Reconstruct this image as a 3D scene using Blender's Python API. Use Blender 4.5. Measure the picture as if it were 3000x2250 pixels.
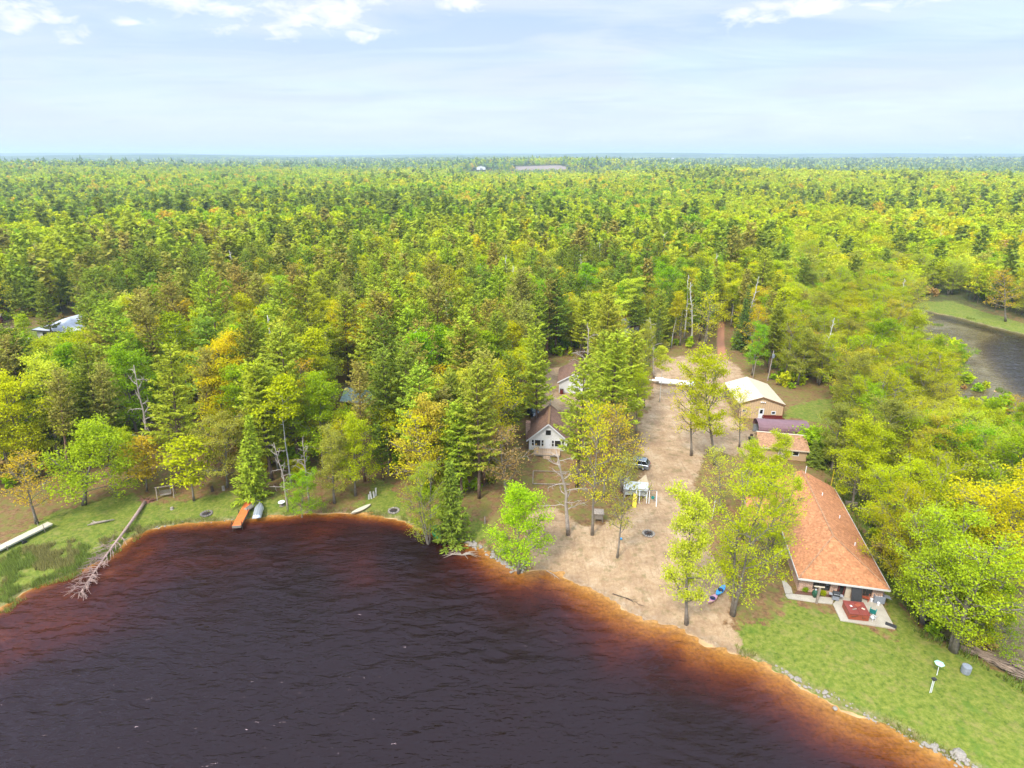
import bpy, math, random
import numpy as np
from math import radians as R, sin, cos, pi, atan2, hypot

S = bpy.context.scene
COL = S.collection
for o in list(bpy.data.objects):
    bpy.data.objects.remove(o)

# ------------------------------------------------------------------ camera
HC = 50.0                      # drone height over the lake
FPX = 1748.0                   # focal length in pixels of a 3000 px wide frame
PITCH = R(20.95)
cam_d = bpy.data.cameras.new("drone_camera")
cam_d.sensor_width = 36.0
cam_d.lens = 36.0 * FPX / 3000.0
cam_d.clip_start = 0.5
cam_d.clip_end = 60000
cam = bpy.data.objects.new("drone_camera", cam_d)
COL.objects.link(cam)
cam.location = (0, 0, HC)
cam.rotation_euler = (pi / 2 - PITCH, 0, 0)
S.camera = cam

# ------------------------------------------------------------------ exposure
S.view_settings.view_transform = 'Standard'
S.view_settings.look = 'None'
S.view_settings.gamma = 1.0
S.view_settings.exposure = 1.30
S.view_settings.use_curve_mapping = False
S.cycles.use_denoising = True
S.cycles.use_adaptive_sampling = True
S.cycles.adaptive_threshold = 0.02
S.cycles.max_bounces = 8
S.cycles.diffuse_bounces = 4
S.cycles.glossy_bounces = 2
S.cycles.transmission_bounces = 4
S.cycles.transparent_max_bounces = 16
S.cycles.volume_bounces = 0
S.cycles.volume_step_rate = 1.0
S.cycles.caustics_reflective = False
S.cycles.caustics_refractive = False

# ------------------------------------------------------------------ sun
SUN_EL, SUN_AZ = R(52), R(215)      # azimuth clockwise from +Y
sl = bpy.data.lights.new("sun", 'SUN')
sl.energy = 2.0
sl.angle = R(10)
sl.color = (1.0, 0.95, 0.86)
sun = bpy.data.objects.new("sun", sl)
COL.objects.link(sun)
sun.rotation_euler = (pi / 2 - SUN_EL, 0, pi - SUN_AZ)

# ------------------------------------------------------------------ node helper
class NT:
    def __init__(s, tree):
        s.t = tree; s.n = tree.nodes; s.l = tree.links
    def a(s, typ, inputs=None, **kw):
        n = s.n.new(typ)
        for k, v in kw.items(): setattr(n, k, v)
        if inputs:
            for k, v in inputs.items():
                sock = n.inputs[k]
                if isinstance(v, bpy.types.NodeSocket): s.l.new(v, sock)
                elif isinstance(v, bpy.types.Node): s.l.new(v.outputs[0], sock)
                else: sock.default_value = v
        return n
    def noise(s, scale, detail=4, vec=None, rough=0.55, dist=0.0):
        i = {'Scale': scale, 'Detail': detail, 'Roughness': rough, 'Distortion': dist}
        if vec is not None: i['Vector'] = vec
        return s.a('ShaderNodeTexNoise', i)
    def ramp(s, fac, stops):
        n = s.a('ShaderNodeValToRGB', {'Fac': fac})
        e = n.color_ramp.elements
        while len(e) < len(stops): e.new(0.5)
        for i, (p, c) in enumerate(stops):
            e[i].position = p
            e[i].color = (c, c, c, 1) if not hasattr(c, '__len__') else (*c, 1)
        return n
    def math(s, op, a, b=0.0, clamp=False):
        return s.a('ShaderNodeMath', {0: a, 1: b}, operation=op, use_clamp=clamp)
    def mix(s, fac, a, b, blend='MIX'):
        n = s.n.new('ShaderNodeMix'); n.data_type = 'RGBA'; n.blend_type = blend
        for sock, v in ((n.inputs[0], fac), (n.inputs[6], a), (n.inputs[7], b)):
            if isinstance(v, bpy.types.Node): v = v.outputs[2] if v.bl_idname == 'ShaderNodeMix' else v.outputs[0]
            if isinstance(v, bpy.types.NodeSocket): s.l.new(v, sock)
            else: sock.default_value = (*v, 1) if hasattr(v, '__len__') and len(v) == 3 else v
        return n
def C_(n): return n.outputs[2] if n.bl_idname == 'ShaderNodeMix' else n.outputs[0]

# ------------------------------------------------------------------ world
W = bpy.data.worlds.new("World"); S.world = W; W.use_nodes = True
W.node_tree.nodes.clear()
w = NT(W.node_tree)
sky = w.a('ShaderNodeTexSky', sky_type='NISHITA')
sky.sun_disc = False; sky.sun_elevation = SUN_EL; sky.sun_rotation = SUN_AZ
sky.air_density = 1.0; sky.dust_density = 1.2; sky.ozone_density = 1.0
tc = w.a('ShaderNodeTexCoord')
sep = w.a('ShaderNodeSeparateXYZ', {0: tc.outputs['Generated']})
zc = w.math('MAXIMUM', sep.outputs[2], 0.0)
zz = w.math('ADD', zc, 0.07)
px_ = w.math('DIVIDE', sep.outputs[0], zz); py_ = w.math('DIVIDE', sep.outputs[1], zz)
cv = w.a('ShaderNodeCombineXYZ', {0: px_.outputs[0], 1: py_.outputs[0], 2: 3.1})
# thin high veil that whitens the blue everywhere
veil = w.noise(0.55, 5, cv.outputs[0], 0.5, 0.6)
veilm = w.ramp(veil, [(0.36, 0.60), (0.66, 0.97)])
lowm = w.ramp(zc, [(0.0, 1.0), (0.22, 0.95), (0.42, 0.72), (0.8, 0.6)])
vm = w.math('MULTIPLY', veilm.outputs[0], lowm.outputs[0])
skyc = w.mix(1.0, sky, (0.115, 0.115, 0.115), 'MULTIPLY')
base = w.mix(vm, skyc, (0.40, 0.438, 0.495))
bl = w.noise(1.1, 5, w.a('ShaderNodeMapping', {0: cv.outputs[0], 1: (7.7, 2.2, 0), 3: (0.6, 1.1, 1)}).outputs[0], 0.55, 0.8)
blm = w.math('MULTIPLY', w.ramp(bl, [(0.40, 0.0), (0.62, 0.9)]).outputs[0], w.ramp(zc, [(0.04, 0.05), (0.11, 0.45), (0.19, 1.0), (0.6, 1.0)]).outputs[0])
base = w.mix(blm, base, (0.285, 0.375, 0.52))
# cumulus: patches high in the frame
def blob(az, el, wa, we, amp):
    # soft patch around a direction of the sky
    d = (sin(az) * cos(el), cos(az) * cos(el), sin(el))
    e = 1.0 / wa; f = 1.0 / we
    ux = (cos(az), -sin(az), 0.0); uz = (-sin(az) * sin(el), -cos(az) * sin(el), cos(el))
    dn = w.a('ShaderNodeVectorMath', {0: tc.outputs['Generated'], 1: tuple(k * e for k in ux)}, operation='DOT_PRODUCT')
    up = w.a('ShaderNodeVectorMath', {0: tc.outputs['Generated'], 1: tuple(k * f for k in uz)}, operation='DOT_PRODUCT')
    a2 = w.math('POWER', w.math('ABSOLUTE', dn.outputs['Value']).outputs[0], 2.0); b2 = w.math('POWER', w.math('ABSOLUTE', up.outputs['Value']).outputs[0], 2.0)
    s_ = w.math('ADD', a2, b2)
    g = w.math('MULTIPLY', w.math('POWER', 0.4, s_.outputs[0]).outputs[0], amp)
    return g
def pxdir(u, v):        # full-view pixels (2212 wide) to azimuth/elevation
    k = 3000 / 2212.0
    x = (u * k - 1500) / FPX; yc = (1125 - v * k) / FPX
    d = np.array([x, cos(PITCH) + yc * sin(PITCH), -sin(PITCH) + yc * cos(PITCH)]); d /= np.linalg.norm(d)
    return atan2(d[0], d[1]), math.asin(d[2])
tot = None
for (u, v, wu, wv, amp) in [(90, 40, .055, .03, .85), (282, 48, .035, .010, .75), (700, 30, .10, .032, 1.0), (610, 72, .035, .014, 1.0), (780, 72, .06, .014, .85), (430, 8, .12, .020, .8),
                            (1000, 8, .035, .013, .9), (1070, 44, .012, .007, .6), (1635, 30, .035, .017, .95), (1760, 12, .06, .015, .95), (1980, 2, .06, .01, .85),
                            (1190, 300, .16, .004, .55), (2060, 296, .03, .009, .6), (60, 90, .12, .02, .35), (520, 40, .10, .03, .5)]:
    az, el = pxdir(u, v)
    b = blob(az, el, wu, wv, amp)
    tot = b if tot is None else w.math('MAXIMUM', tot.outputs[0], b.outputs[0])
cn = w.noise(38.0, 9, w.a('ShaderNodeMapping', {0: tc.outputs['Generated'], 3: (0.6, 0.6, 1.5)}).outputs[0], 0.62, 0.4)
cn2 = w.math('ADD', w.math('MULTIPLY', cn.outputs[0], 3.0).outputs[0], w.math('SUBTRACT', w.math('MULTIPLY', tot.outputs[0], 1.25).outputs[0], 2.12).outputs[0])
cm = w.ramp(cn2, [(0.0, 0.0), (0.75, 0.92)])
cl1 = w.mix(cm.outputs[0], base, (0.60, 0.60, 0.60))
# bluish streaks of lower cloud
st = w.noise(2.3, 7, w.a('ShaderNodeMapping', {0: cv.outputs[0], 1: (4.3, 1.7, 0), 3: (0.55, 1.0, 1)}).outputs[0], 0.6, 0.3)
stm = w.ramp(st, [(0.57, 0.0), (0.72, 0.42)])
stl = w.ramp(zc, [(0.0, 0.4), (0.06, 1.0), (0.28, 1.0), (0.36, 0.1)])
cl2 = w.mix(w.math('MULTIPLY', stm.outputs[0], stl.outputs[0]).outputs[0], cl1, (0.31, 0.385, 0.49))
# thin overcast, with brightness added above the view to light the land
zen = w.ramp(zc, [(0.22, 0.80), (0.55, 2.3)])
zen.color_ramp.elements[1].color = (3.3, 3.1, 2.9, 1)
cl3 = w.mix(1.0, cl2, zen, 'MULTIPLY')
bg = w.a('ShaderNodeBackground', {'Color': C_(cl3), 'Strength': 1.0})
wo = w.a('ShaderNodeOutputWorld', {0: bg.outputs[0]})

# ------------------------------------------------------------------ pixel <-> ground helpers
KF = 3000 / 2212.0
def G(u, v, z=0.8):
    """ground point seen at pixel (u, v) of the 3000x2250 photograph"""
    x = (u - 1500) / FPX; yc = (1125 - v) / FPX
    dy = cos(PITCH) + yc * sin(PITCH); dz = -sin(PITCH) + yc * cos(PITCH)
    t = (z - HC) / dz
    return (x * t, dy * t)
def F(u, v, z=0.8): return G(u * KF, v * KF, z)
def Z(x0, y0, s): return lambda u, v, z=0.8: G(x0 + u / s, y0 + v / s, z)
zA = Z(0, 1050, 2.212); zB = Z(1000, 1050, 2.212); zC = Z(2000, 1050, 2.212); zD = Z(2000, 1500, 2.212)
zP = Z(2200, 1600, 4.424); zT = Z(2150, 1150, 6.637); zK = Z(1500, 1150, 8.296); zS = Z(1780, 1300, 8.295)
def proj(x, y, z):
    dy = y; dz = z - HC
    dep = dy * cos(PITCH) - dz * sin(PITCH)
    up = dy * sin(PITCH) + dz * cos(PITCH)
    return (1500 + FPX * x / dep) / KF, (1125 - FPX * up / dep) / KF, dep

# ------------------------------------------------------------------ object helpers
def tag(o, label=None, cat=None, group=None, kind=None):
    if label: o['label'] = label
    if cat: o['category'] = cat
    if group: o['group'] = group
    if kind: o['kind'] = kind
    return o
def mesh_from(name, V, Fc, mats=None, smooth=False, fmat=None):
    me = bpy.data.meshes.new(name)
    V = np.asarray(V, dtype=np.float32).reshape(-1, 3)
    if isinstance(Fc, np.ndarray):
        k = Fc.shape[1]; nf = len(Fc)
        me.vertices.add(len(V)); me.vertices.foreach_set('co', V.ravel())
        me.loops.add(nf * k); me.loops.foreach_set('vertex_index', Fc.astype(np.int32).ravel())
        me.polygons.add(nf)
        me.polygons.foreach_set('loop_start', np.arange(0, nf * k, k, dtype=np.int32))
    else:
        me.from_pydata([tuple(map(float, v)) for v in V], [], [tuple(int(i) for i in f) for f in Fc])
    if mats is not None:
        for m in (mats if isinstance(mats, (list, tuple)) else [mats]): me.materials.append(m)
    if fmat is not None: me.polygons.foreach_set('material_index', np.asarray(fmat, dtype=np.int32))
    me.update(calc_edges=True)
    me.shade_smooth() if smooth else me.shade_flat()
    return me
def link(name, data, parent=None, loc=(0, 0, 0), rz=0):
    o = bpy.data.objects.new(name, data); COL.objects.link(o)
    o.location = loc; o.rotation_euler = (0, 0, rz)
    if parent is not None: o.parent = parent
    return o
def empty(name, loc, rz=0, label=None, cat=None, group=None):
    o = bpy.data.objects.new(name, None); COL.objects.link(o)
    o.location = loc; o.rotation_euler = (0, 0, rz); o.empty_display_size = 0.3
    return tag(o, label, cat, group)

class MB:
    """collects shapes into one mesh"""
    def __init__(s): s.v = []; s.f = []; s.n = 0
    def add(s, V, Fc):
        V = [tuple(map(float, p)) for p in V]
        s.v += V; s.f += [tuple(i + s.n for i in f) for f in Fc]; s.n += len(V)
        return s
    def box(s, x0, x1, y0, y1, z0, z1):
        return s.add([(x0, y0, z0), (x1, y0, z0), (x1, y1, z0), (x0, y1, z0), (x0, y0, z1), (x1, y0, z1), (x1, y1, z1), (x0, y1, z1)],
                     [(0, 3, 2, 1), (4, 5, 6, 7), (0, 1, 5, 4), (1, 2, 6, 5), (2, 3, 7, 6), (3, 0, 4, 7)])
    def bar(s, p, q, w_, h_=None):
        """square bar from p to q"""
        h_ = h_ or w_
        p = np.array(p, float); q = np.array(q, float); d = q - p; L = np.linalg.norm(d); d /= L
        up = np.array([0, 0, 1.0]) if abs(d[2]) < 0.9 else np.array([0, 1.0, 0])
        a = np.cross(d, up); a /= np.linalg.norm(a); b = np.cross(a, d)
        P = []
        for c in (p, q):
            for sx, sy in ((-1, -1), (1, -1), (1, 1), (-1, 1)): P.append(c + a * w_ / 2 * sx + b * h_ / 2 * sy)
        return s.add(P, [(3, 2, 1, 0), (4, 5, 6, 7), (0, 1, 5, 4), (1, 2, 6, 5), (2, 3, 7, 6), (3, 0, 4, 7)])
    def tube(s, pts, rad, n=6, cap=True):
        pts = np.array(pts, float); m = len(pts)
        if np.isscalar(rad): rad = [rad] * m
        P = []; a = None
        for i in range(m):
            d = pts[min(i + 1, m - 1)] - pts[max(i - 1, 0)]; d /= (np.linalg.norm(d) + 1e-9)
            if a is None:
                a = np.cross(d, [0.3, 0.1, 0.9] if abs(d[2]) < 0.9 else [1, 0.2, 0])
            a = a - d * np.dot(a, d); a /= np.linalg.norm(a); b = np.cross(d, a)
            for k in range(n):
                t = 2 * pi * k / n
                P.append(pts[i] + rad[i] * (a * cos(t) + b * sin(t)))
        Fc = [(i * n + k, i * n + (k + 1) % n, (i + 1) * n + (k + 1) % n, (i + 1) * n + k) for i in range(m - 1) for k in range(n)]
        if cap: Fc += [tuple(range(n - 1, -1, -1)), tuple((m - 1) * n + k for k in range(n))]
        return s.add(P, Fc)
    def cyl(s, c, r, z0, z1, n=12, r2=None):
        return s.tube([(c[0], c[1], z0), (c[0], c[1], z1)], [r, r if r2 is None else r2], n)
    def lathe(s, c, prof, n=14):
        P = []; m = len(prof)
        for r, z in prof:
            for k in range(n):
                t = 2 * pi * k / n; P.append((c[0] + r * cos(t), c[1] + r * sin(t), c[2] + z))
        Fc = [(i * n + k, i * n + (k + 1) % n, (i + 1) * n + (k + 1) % n, (i + 1) * n + k) for i in range(m - 1) for k in range(n)]
        Fc += [tuple(range(n - 1, -1, -1)), tuple((m - 1) * n + k for k in range(n))]
        return s.add(P, Fc)
    def prism(s, poly, z0, z1):
        n = len(poly)
        P = [(x, y, z0) for x, y in poly] + [(x, y, z1) for x, y in poly]
        return s.add(P, [tuple(range(n - 1, -1, -1)), tuple(range(n, 2 * n))] + [(i, (i + 1) % n, n + (i + 1) % n, n + i) for i in range(n)])
    def extr(s, prof, y0, y1, axis='y'):
        """profile of (x, z) extruded along y (or (y, z) along x)"""
        n = len(prof)
        if axis == 'y': P = [(x, y0, z) for x, z in prof] + [(x, y1, z) for x, z in prof]
        else: P = [(y0, x, z) for x, z in prof] + [(y1, x, z) for x, z in prof]
        return s.add(P, [tuple(range(n)), tuple(range(2 * n - 1, n - 1, -1))] + [(i, n + i, n + (i + 1) % n, (i + 1) % n) for i in range(n)])
    def slab(s, quad, th):
        """a thick sheet: top corners given, thickness straight down"""
        q = [tuple(p) for p in quad]; n = len(q)
        P = q + [(x, y, z - th) for x, y, z in q]
        return s.add(P, [tuple(range(n)), tuple(range(2 * n - 1, n - 1, -1))] + [(i, n + i, n + (i + 1) % n, (i + 1) % n) for i in range(n)])
    def build(s, name, mat, parent=None, loc=(0, 0, 0), rz=0, smooth=False, bevel=0):
        me = mesh_from(name, s.v, s.f, mat, smooth)
        import bmesh
        bm = bmesh.new(); bm.from_mesh(me); bmesh.ops.recalc_face_normals(bm, faces=bm.faces)
        if bevel: bmesh.ops.bevel(bm, geom=list(bm.edges), offset=bevel, segments=1, affect='EDGES', clamp_overlap=True)
        bm.to_mesh(me); bm.free()
        return link(name, me, parent, loc, rz)

# ------------------------------------------------------------------ materials
MATS = {}
def pmat(name, col, rough=0.7, metal=0.0, var=0.12, scale=6.0, spec=0.3, bump=0.0, col2=None, fine=None):
    """plain painted or natural surface with a little mottling of its own"""
    m = bpy.data.materials.new(name); m.use_nodes = True; m.node_tree.nodes.clear(); t = NT(m.node_tree)
    tcn = t.a('ShaderNodeTexCoord')
    nz = t.noise(scale, 5, tcn.outputs['Object'])
    col = tuple(c * (0.86 if max(col) > 0.2 else 1.0) for c in col)
    c2 = col2 or tuple(c * (1 - 2 * var) for c in col)
    rp = t.ramp(nz, [(0.35, c2), (0.65, col)])
    out = rp
    if fine:
        nf = t.noise(fine, 2, tcn.outputs['Object'])
        f2 = t.ramp(nf, [(0.4, 0.72), (0.6, 1.0)])
        out = t.mix(1.0, rp, f2, 'MULTIPLY')
    b = t.a('ShaderNodeBsdfPrincipled', {'Base Color': C_(out), 'Roughness': rough, 'Metallic': metal, 'Specular IOR Level': spec})
    if bump:
        bn = t.a('ShaderNodeBump', {'Height': nz.outputs[0], 'Strength': bump, 'Distance': 0.05}); t.l.new(bn.outputs[0], b.inputs['Normal'])
    t.a('ShaderNodeOutputMaterial', {0: b.outputs[0]})
    MATS[name] = m
    return m
M = MATS
pmat('white_siding', (0.62, 0.61, 0.57), 0.6, var=0.03)
pmat('white_paint', (0.72, 0.72, 0.70), 0.5, var=0.03)
pmat('cream_trim', (0.60, 0.50, 0.36), 0.6, var=0.05)
pmat('tan_wall', (0.50, 0.34, 0.19), 0.6, var=0.05)
pmat('tan_roof', (0.68, 0.57, 0.43), 0.45, var=0.03)
pmat('brown_trim', (0.22, 0.12, 0.05), 0.6)
pmat('dark_trim', (0.035, 0.035, 0.035), 0.6)
pmat('door_red', (0.13, 0.02, 0.015), 0.5)
pmat('purple_metal', (0.165, 0.085, 0.09), 0.5, var=0.1, scale=2.0)
pmat('grey_metal_roof', (0.40, 0.41, 0.45), 0.4, var=0.06, scale=1.5)
pmat('aluminium', (0.62, 0.64, 0.66), 0.35, 0.5, var=0.06)
pmat('orange_deck', (0.55, 0.14, 0.035), 0.7, var=0.1, scale=3)
pmat('pale_deck', (0.56, 0.50, 0.36), 0.7, var=0.06)
pmat('deck_wood', (0.38, 0.27, 0.16), 0.8, var=0.15)
pmat('grey_wood', (0.27, 0.23, 0.18), 0.85, var=0.15)
pmat('concrete', (0.50, 0.44, 0.34), 0.85, var=0.07, scale=1.5, fine=20)
pmat('tub_red', (0.20, 0.042, 0.028), 0.5, var=0.08, scale=2)
pmat('tub_side', (0.33, 0.075, 0.035), 0.5, var=0.08, scale=2)
pmat('grey_plastic', (0.26, 0.28, 0.31), 0.5)
pmat('white_plastic', (0.75, 0.75, 0.75), 0.45, var=0.02)
pmat('teal_plastic', (0.02, 0.26, 0.22), 0.5)
pmat('green_plastic', (0.02, 0.42, 0.16), 0.45, var=0.04)
pmat('dark_green', (0.02, 0.08, 0.04), 0.4)
pmat('yellow_plastic', (0.75, 0.55, 0.03), 0.4, var=0.03)
pmat('blue_plastic', (0.05, 0.32, 0.62), 0.4, var=0.04)
pmat('navy_plastic', (0.01, 0.03, 0.12), 0.5)
pmat('pink_plastic', (0.60, 0.30, 0.34), 0.4, var=0.08)
pmat('mint_cloth', (0.42, 0.72, 0.56), 0.7, var=0.03)
pmat('stone', (0.33, 0.285, 0.23), 0.9, var=0.2, scale=3)
pmat('dark_stone', (0.20, 0.17, 0.14), 0.9, var=0.2, scale=3)
pmat('ash', (0.05, 0.045, 0.04), 0.95)
pmat('tyre_rubber', (0.02, 0.02, 0.02), 0.8)
pmat('barn_red', (0.22, 0.02, 0.03), 0.7)
pmat('red_roof', (0.35, 0.05, 0.05), 0.6)
pmat('green_roof', (0.30, 0.40, 0.34), 0.5, var=0.2, scale=2)
pmat('dark_brown', (0.07, 0.045, 0.03), 0.8)
pmat('playhouse_grey', (0.44, 0.47, 0.46), 0.6, var=0.1, scale=1.5)
pmat('playhouse_tan', (0.42, 0.33, 0.20), 0.7, var=0.1)
pmat('driftwood', (0.36, 0.29, 0.22), 0.9, var=0.2)
pmat('pink_wood', (0.42, 0.285, 0.23), 0.9, var=0.15, scale=3)
pmat('root_soil', (0.20, 0.09, 0.055), 0.95, var=0.2)
pmat('brush_wood', (0.33, 0.24, 0.17), 0.9, var=0.2, scale=1.5)
pmat('silver_paint', (0.30, 0.34, 0.38), 0.25, 0.6, var=0.02, spec=0.6)
pmat('blue_paint', (0.035, 0.06, 0.10), 0.25, 0.3, var=0.02, spec=0.6)
pmat('soil', (0.16, 0.08, 0.05), 0.95, var=0.15, fine=15)
pmat('lamp_lens', (0.6, 0.6, 0.6), 0.2)
pmat('red_lens', (0.3, 0.02, 0.02), 0.3)
pmat('pale_field', (0.30, 0.22, 0.19), 0.95, var=0.05, scale=0.02)

def glass_mat():
    m = bpy.data.materials.new('window_glass'); m.use_nodes = True; m.node_tree.nodes.clear(); t = NT(m.node_tree)
    b = t.a('ShaderNodeBsdfPrincipled', {'Base Color': (0.012, 0.014, 0.013, 1), 'Roughness': 0.06, 'Specular IOR Level': 0.6})
    t.a('ShaderNodeOutputMaterial', {0: b.outputs[0]}); MATS['glass'] = m
glass_mat()

def shingle_mat(name, c1, c2, c3, sx=1.0):
    m = bpy.data.materials.new(name); m.use_nodes = True; m.node_tree.nodes.clear(); t = NT(m.node_tree)
    tcn = t.a('ShaderNodeTexCoord')
    br = t.a('ShaderNodeTexBrick', {'Vector': t.a('ShaderNodeMapping', {0: tcn.outputs['Object'], 3: (1, 1, 1)}).outputs[0], 'Color1': (*c1, 1), 'Color2': (*c2, 1), 'Mortar': (*c3, 1),
             'Scale': 1.0, 'Mortar Size': 0.012, 'Bias': -0.1, 'Brick Width': 0.42 * sx, 'Row Height': 0.26 * sx})
    nz = t.noise(3.5, 6, tcn.outputs['Object']); nr = t.ramp(nz, [(0.3, 0.78), (0.7, 1.12)])
    nf = t.a('ShaderNodeTexVoronoi', {'Vector': tcn.outputs['Object'], 'Scale': 4.0}, feature='F1')
    nfr = t.ramp(nf.outputs['Color'], [(0.3, 0.85), (0.95, 1.25)])
    c = t.mix(1.0, t.mix(1.0, br.outputs[0], nr, 'MULTIPLY'), nfr, 'MULTIPLY')
    b = t.a('ShaderNodeBsdfPrincipled', {'Base Color': C_(c), 'Roughness': 0.9, 'Specular IOR Level': 0.15})
    t.a('ShaderNodeOutputMaterial', {0: b.outputs[0]}); MATS[name] = m
shingle_mat('brown_shingle', (0.20, 0.115, 0.075), (0.16, 0.09, 0.06), (0.12, 0.07, 0.05))
shingle_mat('orange_shingle', (0.42, 0.185, 0.082), (0.345, 0.148, 0.066), (0.29, 0.122, 0.054), 1.3)
shingle_mat('rust_shingle', (0.34, 0.185, 0.095), (0.28, 0.15, 0.08), (0.23, 0.12, 0.065))

def brick_mat():
    m = bpy.data.materials.new('house_brick'); m.use_nodes = True; m.node_tree.nodes.clear(); t = NT(m.node_tree)
    tcn = t.a('ShaderNodeTexCoord')
    sp = t.a('ShaderNodeSeparateXYZ', {0: tcn.outputs['Object']})
    cx = t.math('ADD', sp.outputs[0], sp.outputs[1])
    cv_ = t.a('ShaderNodeCombineXYZ', {0: cx.outputs[0], 1: sp.outputs[2], 2: 0.0})
    br = t.a('ShaderNodeTexBrick', {'Vector': cv_.outputs[0], 'Color1': (0.42, 0.22, 0.13, 1), 'Color2': (0.26, 0.13, 0.09, 1), 'Mortar': (0.52, 0.44, 0.34, 1),
             'Scale': 1.0, 'Mortar Size': 0.018, 'Bias': 0.0, 'Brick Width': 0.42, 'Row Height': 0.14})
    nz = t.noise(2.0, 5, tcn.outputs['Object']); nr = t.ramp(nz, [(0.3, 0.75), (0.7, 1.25)])
    c = t.mix(1.0, br.outputs[0], nr, 'MULTIPLY')
    b = t.a('ShaderNodeBsdfPrincipled', {'Base Color': C_(c), 'Roughness': 0.9, 'Specular IOR Level': 0.2})
    t.a('ShaderNodeOutputMaterial', {0: b.outputs[0]}); MATS['brick'] = m
brick_mat()

def plank_mat(name, c1, c2, w_=0.15, axis=0, gap=0.08, rough=0.7):
    """boards or ribs: a stripe pattern along one object axis"""
    m = bpy.data.materials.new(name); m.use_nodes = True; m.node_tree.nodes.clear(); t = NT(m.node_tree)
    tcn = t.a('ShaderNodeTexCoord'); sp = t.a('ShaderNodeSeparateXYZ', {0: tcn.outputs['Object']})
    q = t.math('DIVIDE', sp.outputs[axis], w_); fr = t.math('FRACT', q); fl = t.math('FLOOR', q)
    wn = t.a('ShaderNodeTexWhiteNoise', {1: fl.outputs[0]}, noise_dimensions='1D')
    rp = t.ramp(wn.outputs[0], [(0, c1), (1, c2)])
    g = t.ramp(fr, [(0.0, 0.35), (gap, 1.0)])
    nz = t.noise(4, 5, tcn.outputs['Object']); nr = t.ramp(nz, [(0.3, 0.85), (0.7, 1.1)])
    c = t.mix(1.0, t.mix(1.0, rp, g, 'MULTIPLY'), nr, 'MULTIPLY')
    b = t.a('ShaderNodeBsdfPrincipled', {'Base Color': C_(c), 'Roughness': rough, 'Specular IOR Level': 0.25})
    t.a('ShaderNodeOutputMaterial', {0: b.outputs[0]}); MATS[name] = m
plank_mat('deck_planks', (0.44, 0.31, 0.19), (0.30, 0.20, 0.12), 0.16, 0, 0.12)
plank_mat('tan_ribbed', (0.52, 0.355, 0.20), (0.50, 0.34, 0.19), 0.45, 0, 0.10)
plank_mat('roof_ribbed', (0.47, 0.385, 0.265), (0.44, 0.36, 0.25), 0.9, 1, 0.05, 0.4)
plank_mat('white_lap', (0.62, 0.61, 0.57), (0.60, 0.59, 0.55), 0.22, 2, 0.06)
plank_mat('orange_planks', (0.62, 0.155, 0.035), (0.52, 0.125, 0.03), 0.2, 1, 0.08)
plank_mat('pale_planks', (0.46, 0.41, 0.29), (0.41, 0.36, 0.25), 0.2, 0, 0.08)
plank_mat('grey_ribbed', (0.42, 0.43, 0.47), (0.38, 0.39, 0.43), 0.6, 0, 0.08, 0.4)

# ================================================================== terrain
def vnoise(x, y, sc, seed=0):
    x = np.asarray(x, float) / sc; y = np.asarray(y, float) / sc
    xi = np.floor(x).astype(np.int64); yi = np.floor(y).astype(np.int64); fx = x - xi; fy = y - yi
    fx = fx * fx * (3 - 2 * fx); fy = fy * fy * (3 - 2 * fy)
    def h(a, b):
        n = (a * 374761393 + b * 668265263 + seed * 974634777) & 0x7fffffff
        n = ((n ^ (n >> 13)) * 1274126177) & 0x7fffffff
        return ((n ^ (n >> 16)) & 0xffff) / 65535.0
    return (h(xi, yi) * (1 - fx) + h(xi + 1, yi) * fx) * (1 - fy) + (h(xi, yi + 1) * (1 - fx) + h(xi + 1, yi + 1) * fx) * fy
def fbm(x, y, sc, seed=0, o=4):
    s = 0; a = 0.5; t = 0
    for i in range(o):
        s = s + a * vnoise(x, y, sc / 2 ** i, seed + i * 17); t += a; a *= 0.5
    return s / t
def sdf(poly, x, y):
    """distance to a polygon, positive inside"""
    x = np.asarray(x, float); y = np.asarray(y, float)
    P = np.array(poly, float); n = len(P)
    d = np.full(x.shape, 1e18); ins = np.zeros(x.shape, bool)
    for i in range(n):
        ax, ay = P[i]; bx, by = P[(i + 1) % n]
        ex, ey = bx - ax, by - ay; L = ex * ex + ey * ey + 1e-12
        t = np.clip(((x - ax) * ex + (y - ay) * ey) / L, 0, 1)
        d = np.minimum(d, (x - ax - t * ex) ** 2 + (y - ay - t * ey) ** 2)
        c = ((ay > y) != (by > y))
        with np.errstate(divide='ignore', invalid='ignore'):
            c &= x < (bx - ax) * (y - ay) / (by - ay if by != ay else 1e-12) + ax
        ins ^= c
    d = np.sqrt(d)
    return np.where(ins, d, -d)

shore = ([(-420, 30), (-150, 45), (-85, 60)] + [zA(u, v, 0) for u, v in [(0, 1620), (70, 1570), (150, 1500), (290, 1450), (440, 1400), (560, 1350), (690, 1290), (760, 1230), (860, 1165), (960, 1110), (1050, 1088), (1200, 1072), (1350, 1062),
          (1500, 1052), (1620, 1040), (1750, 1030), (1880, 1022), (2000, 1012), (2212, 1003)]]
         + [zB(u, v, 0) for u, v in [(150, 1010), (300, 1030), (420, 1060), (520, 1120), (640, 1150), (740, 1165), (830, 1215), (905, 1228), (945, 1252), (1000, 1300), (1080, 1348), (1130, 1372), (1190, 1383), (1240, 1362), (1330, 1360), (1400, 1398), (1500, 1452), (1600, 1502), (1750, 1572), (1900, 1645), (2000, 1705)]]
         + [zD(u, v, 0) for u, v in [(10, 765), (130, 830), (300, 900), (480, 965), (560, 1012), (640, 1048), (740, 1102), (830, 1162), (960, 1222), (1040, 1282), (1180, 1332), (1330, 1392), (1480, 1472), (1600, 1542), (1750, 1612), (1850, 1662)]])
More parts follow.
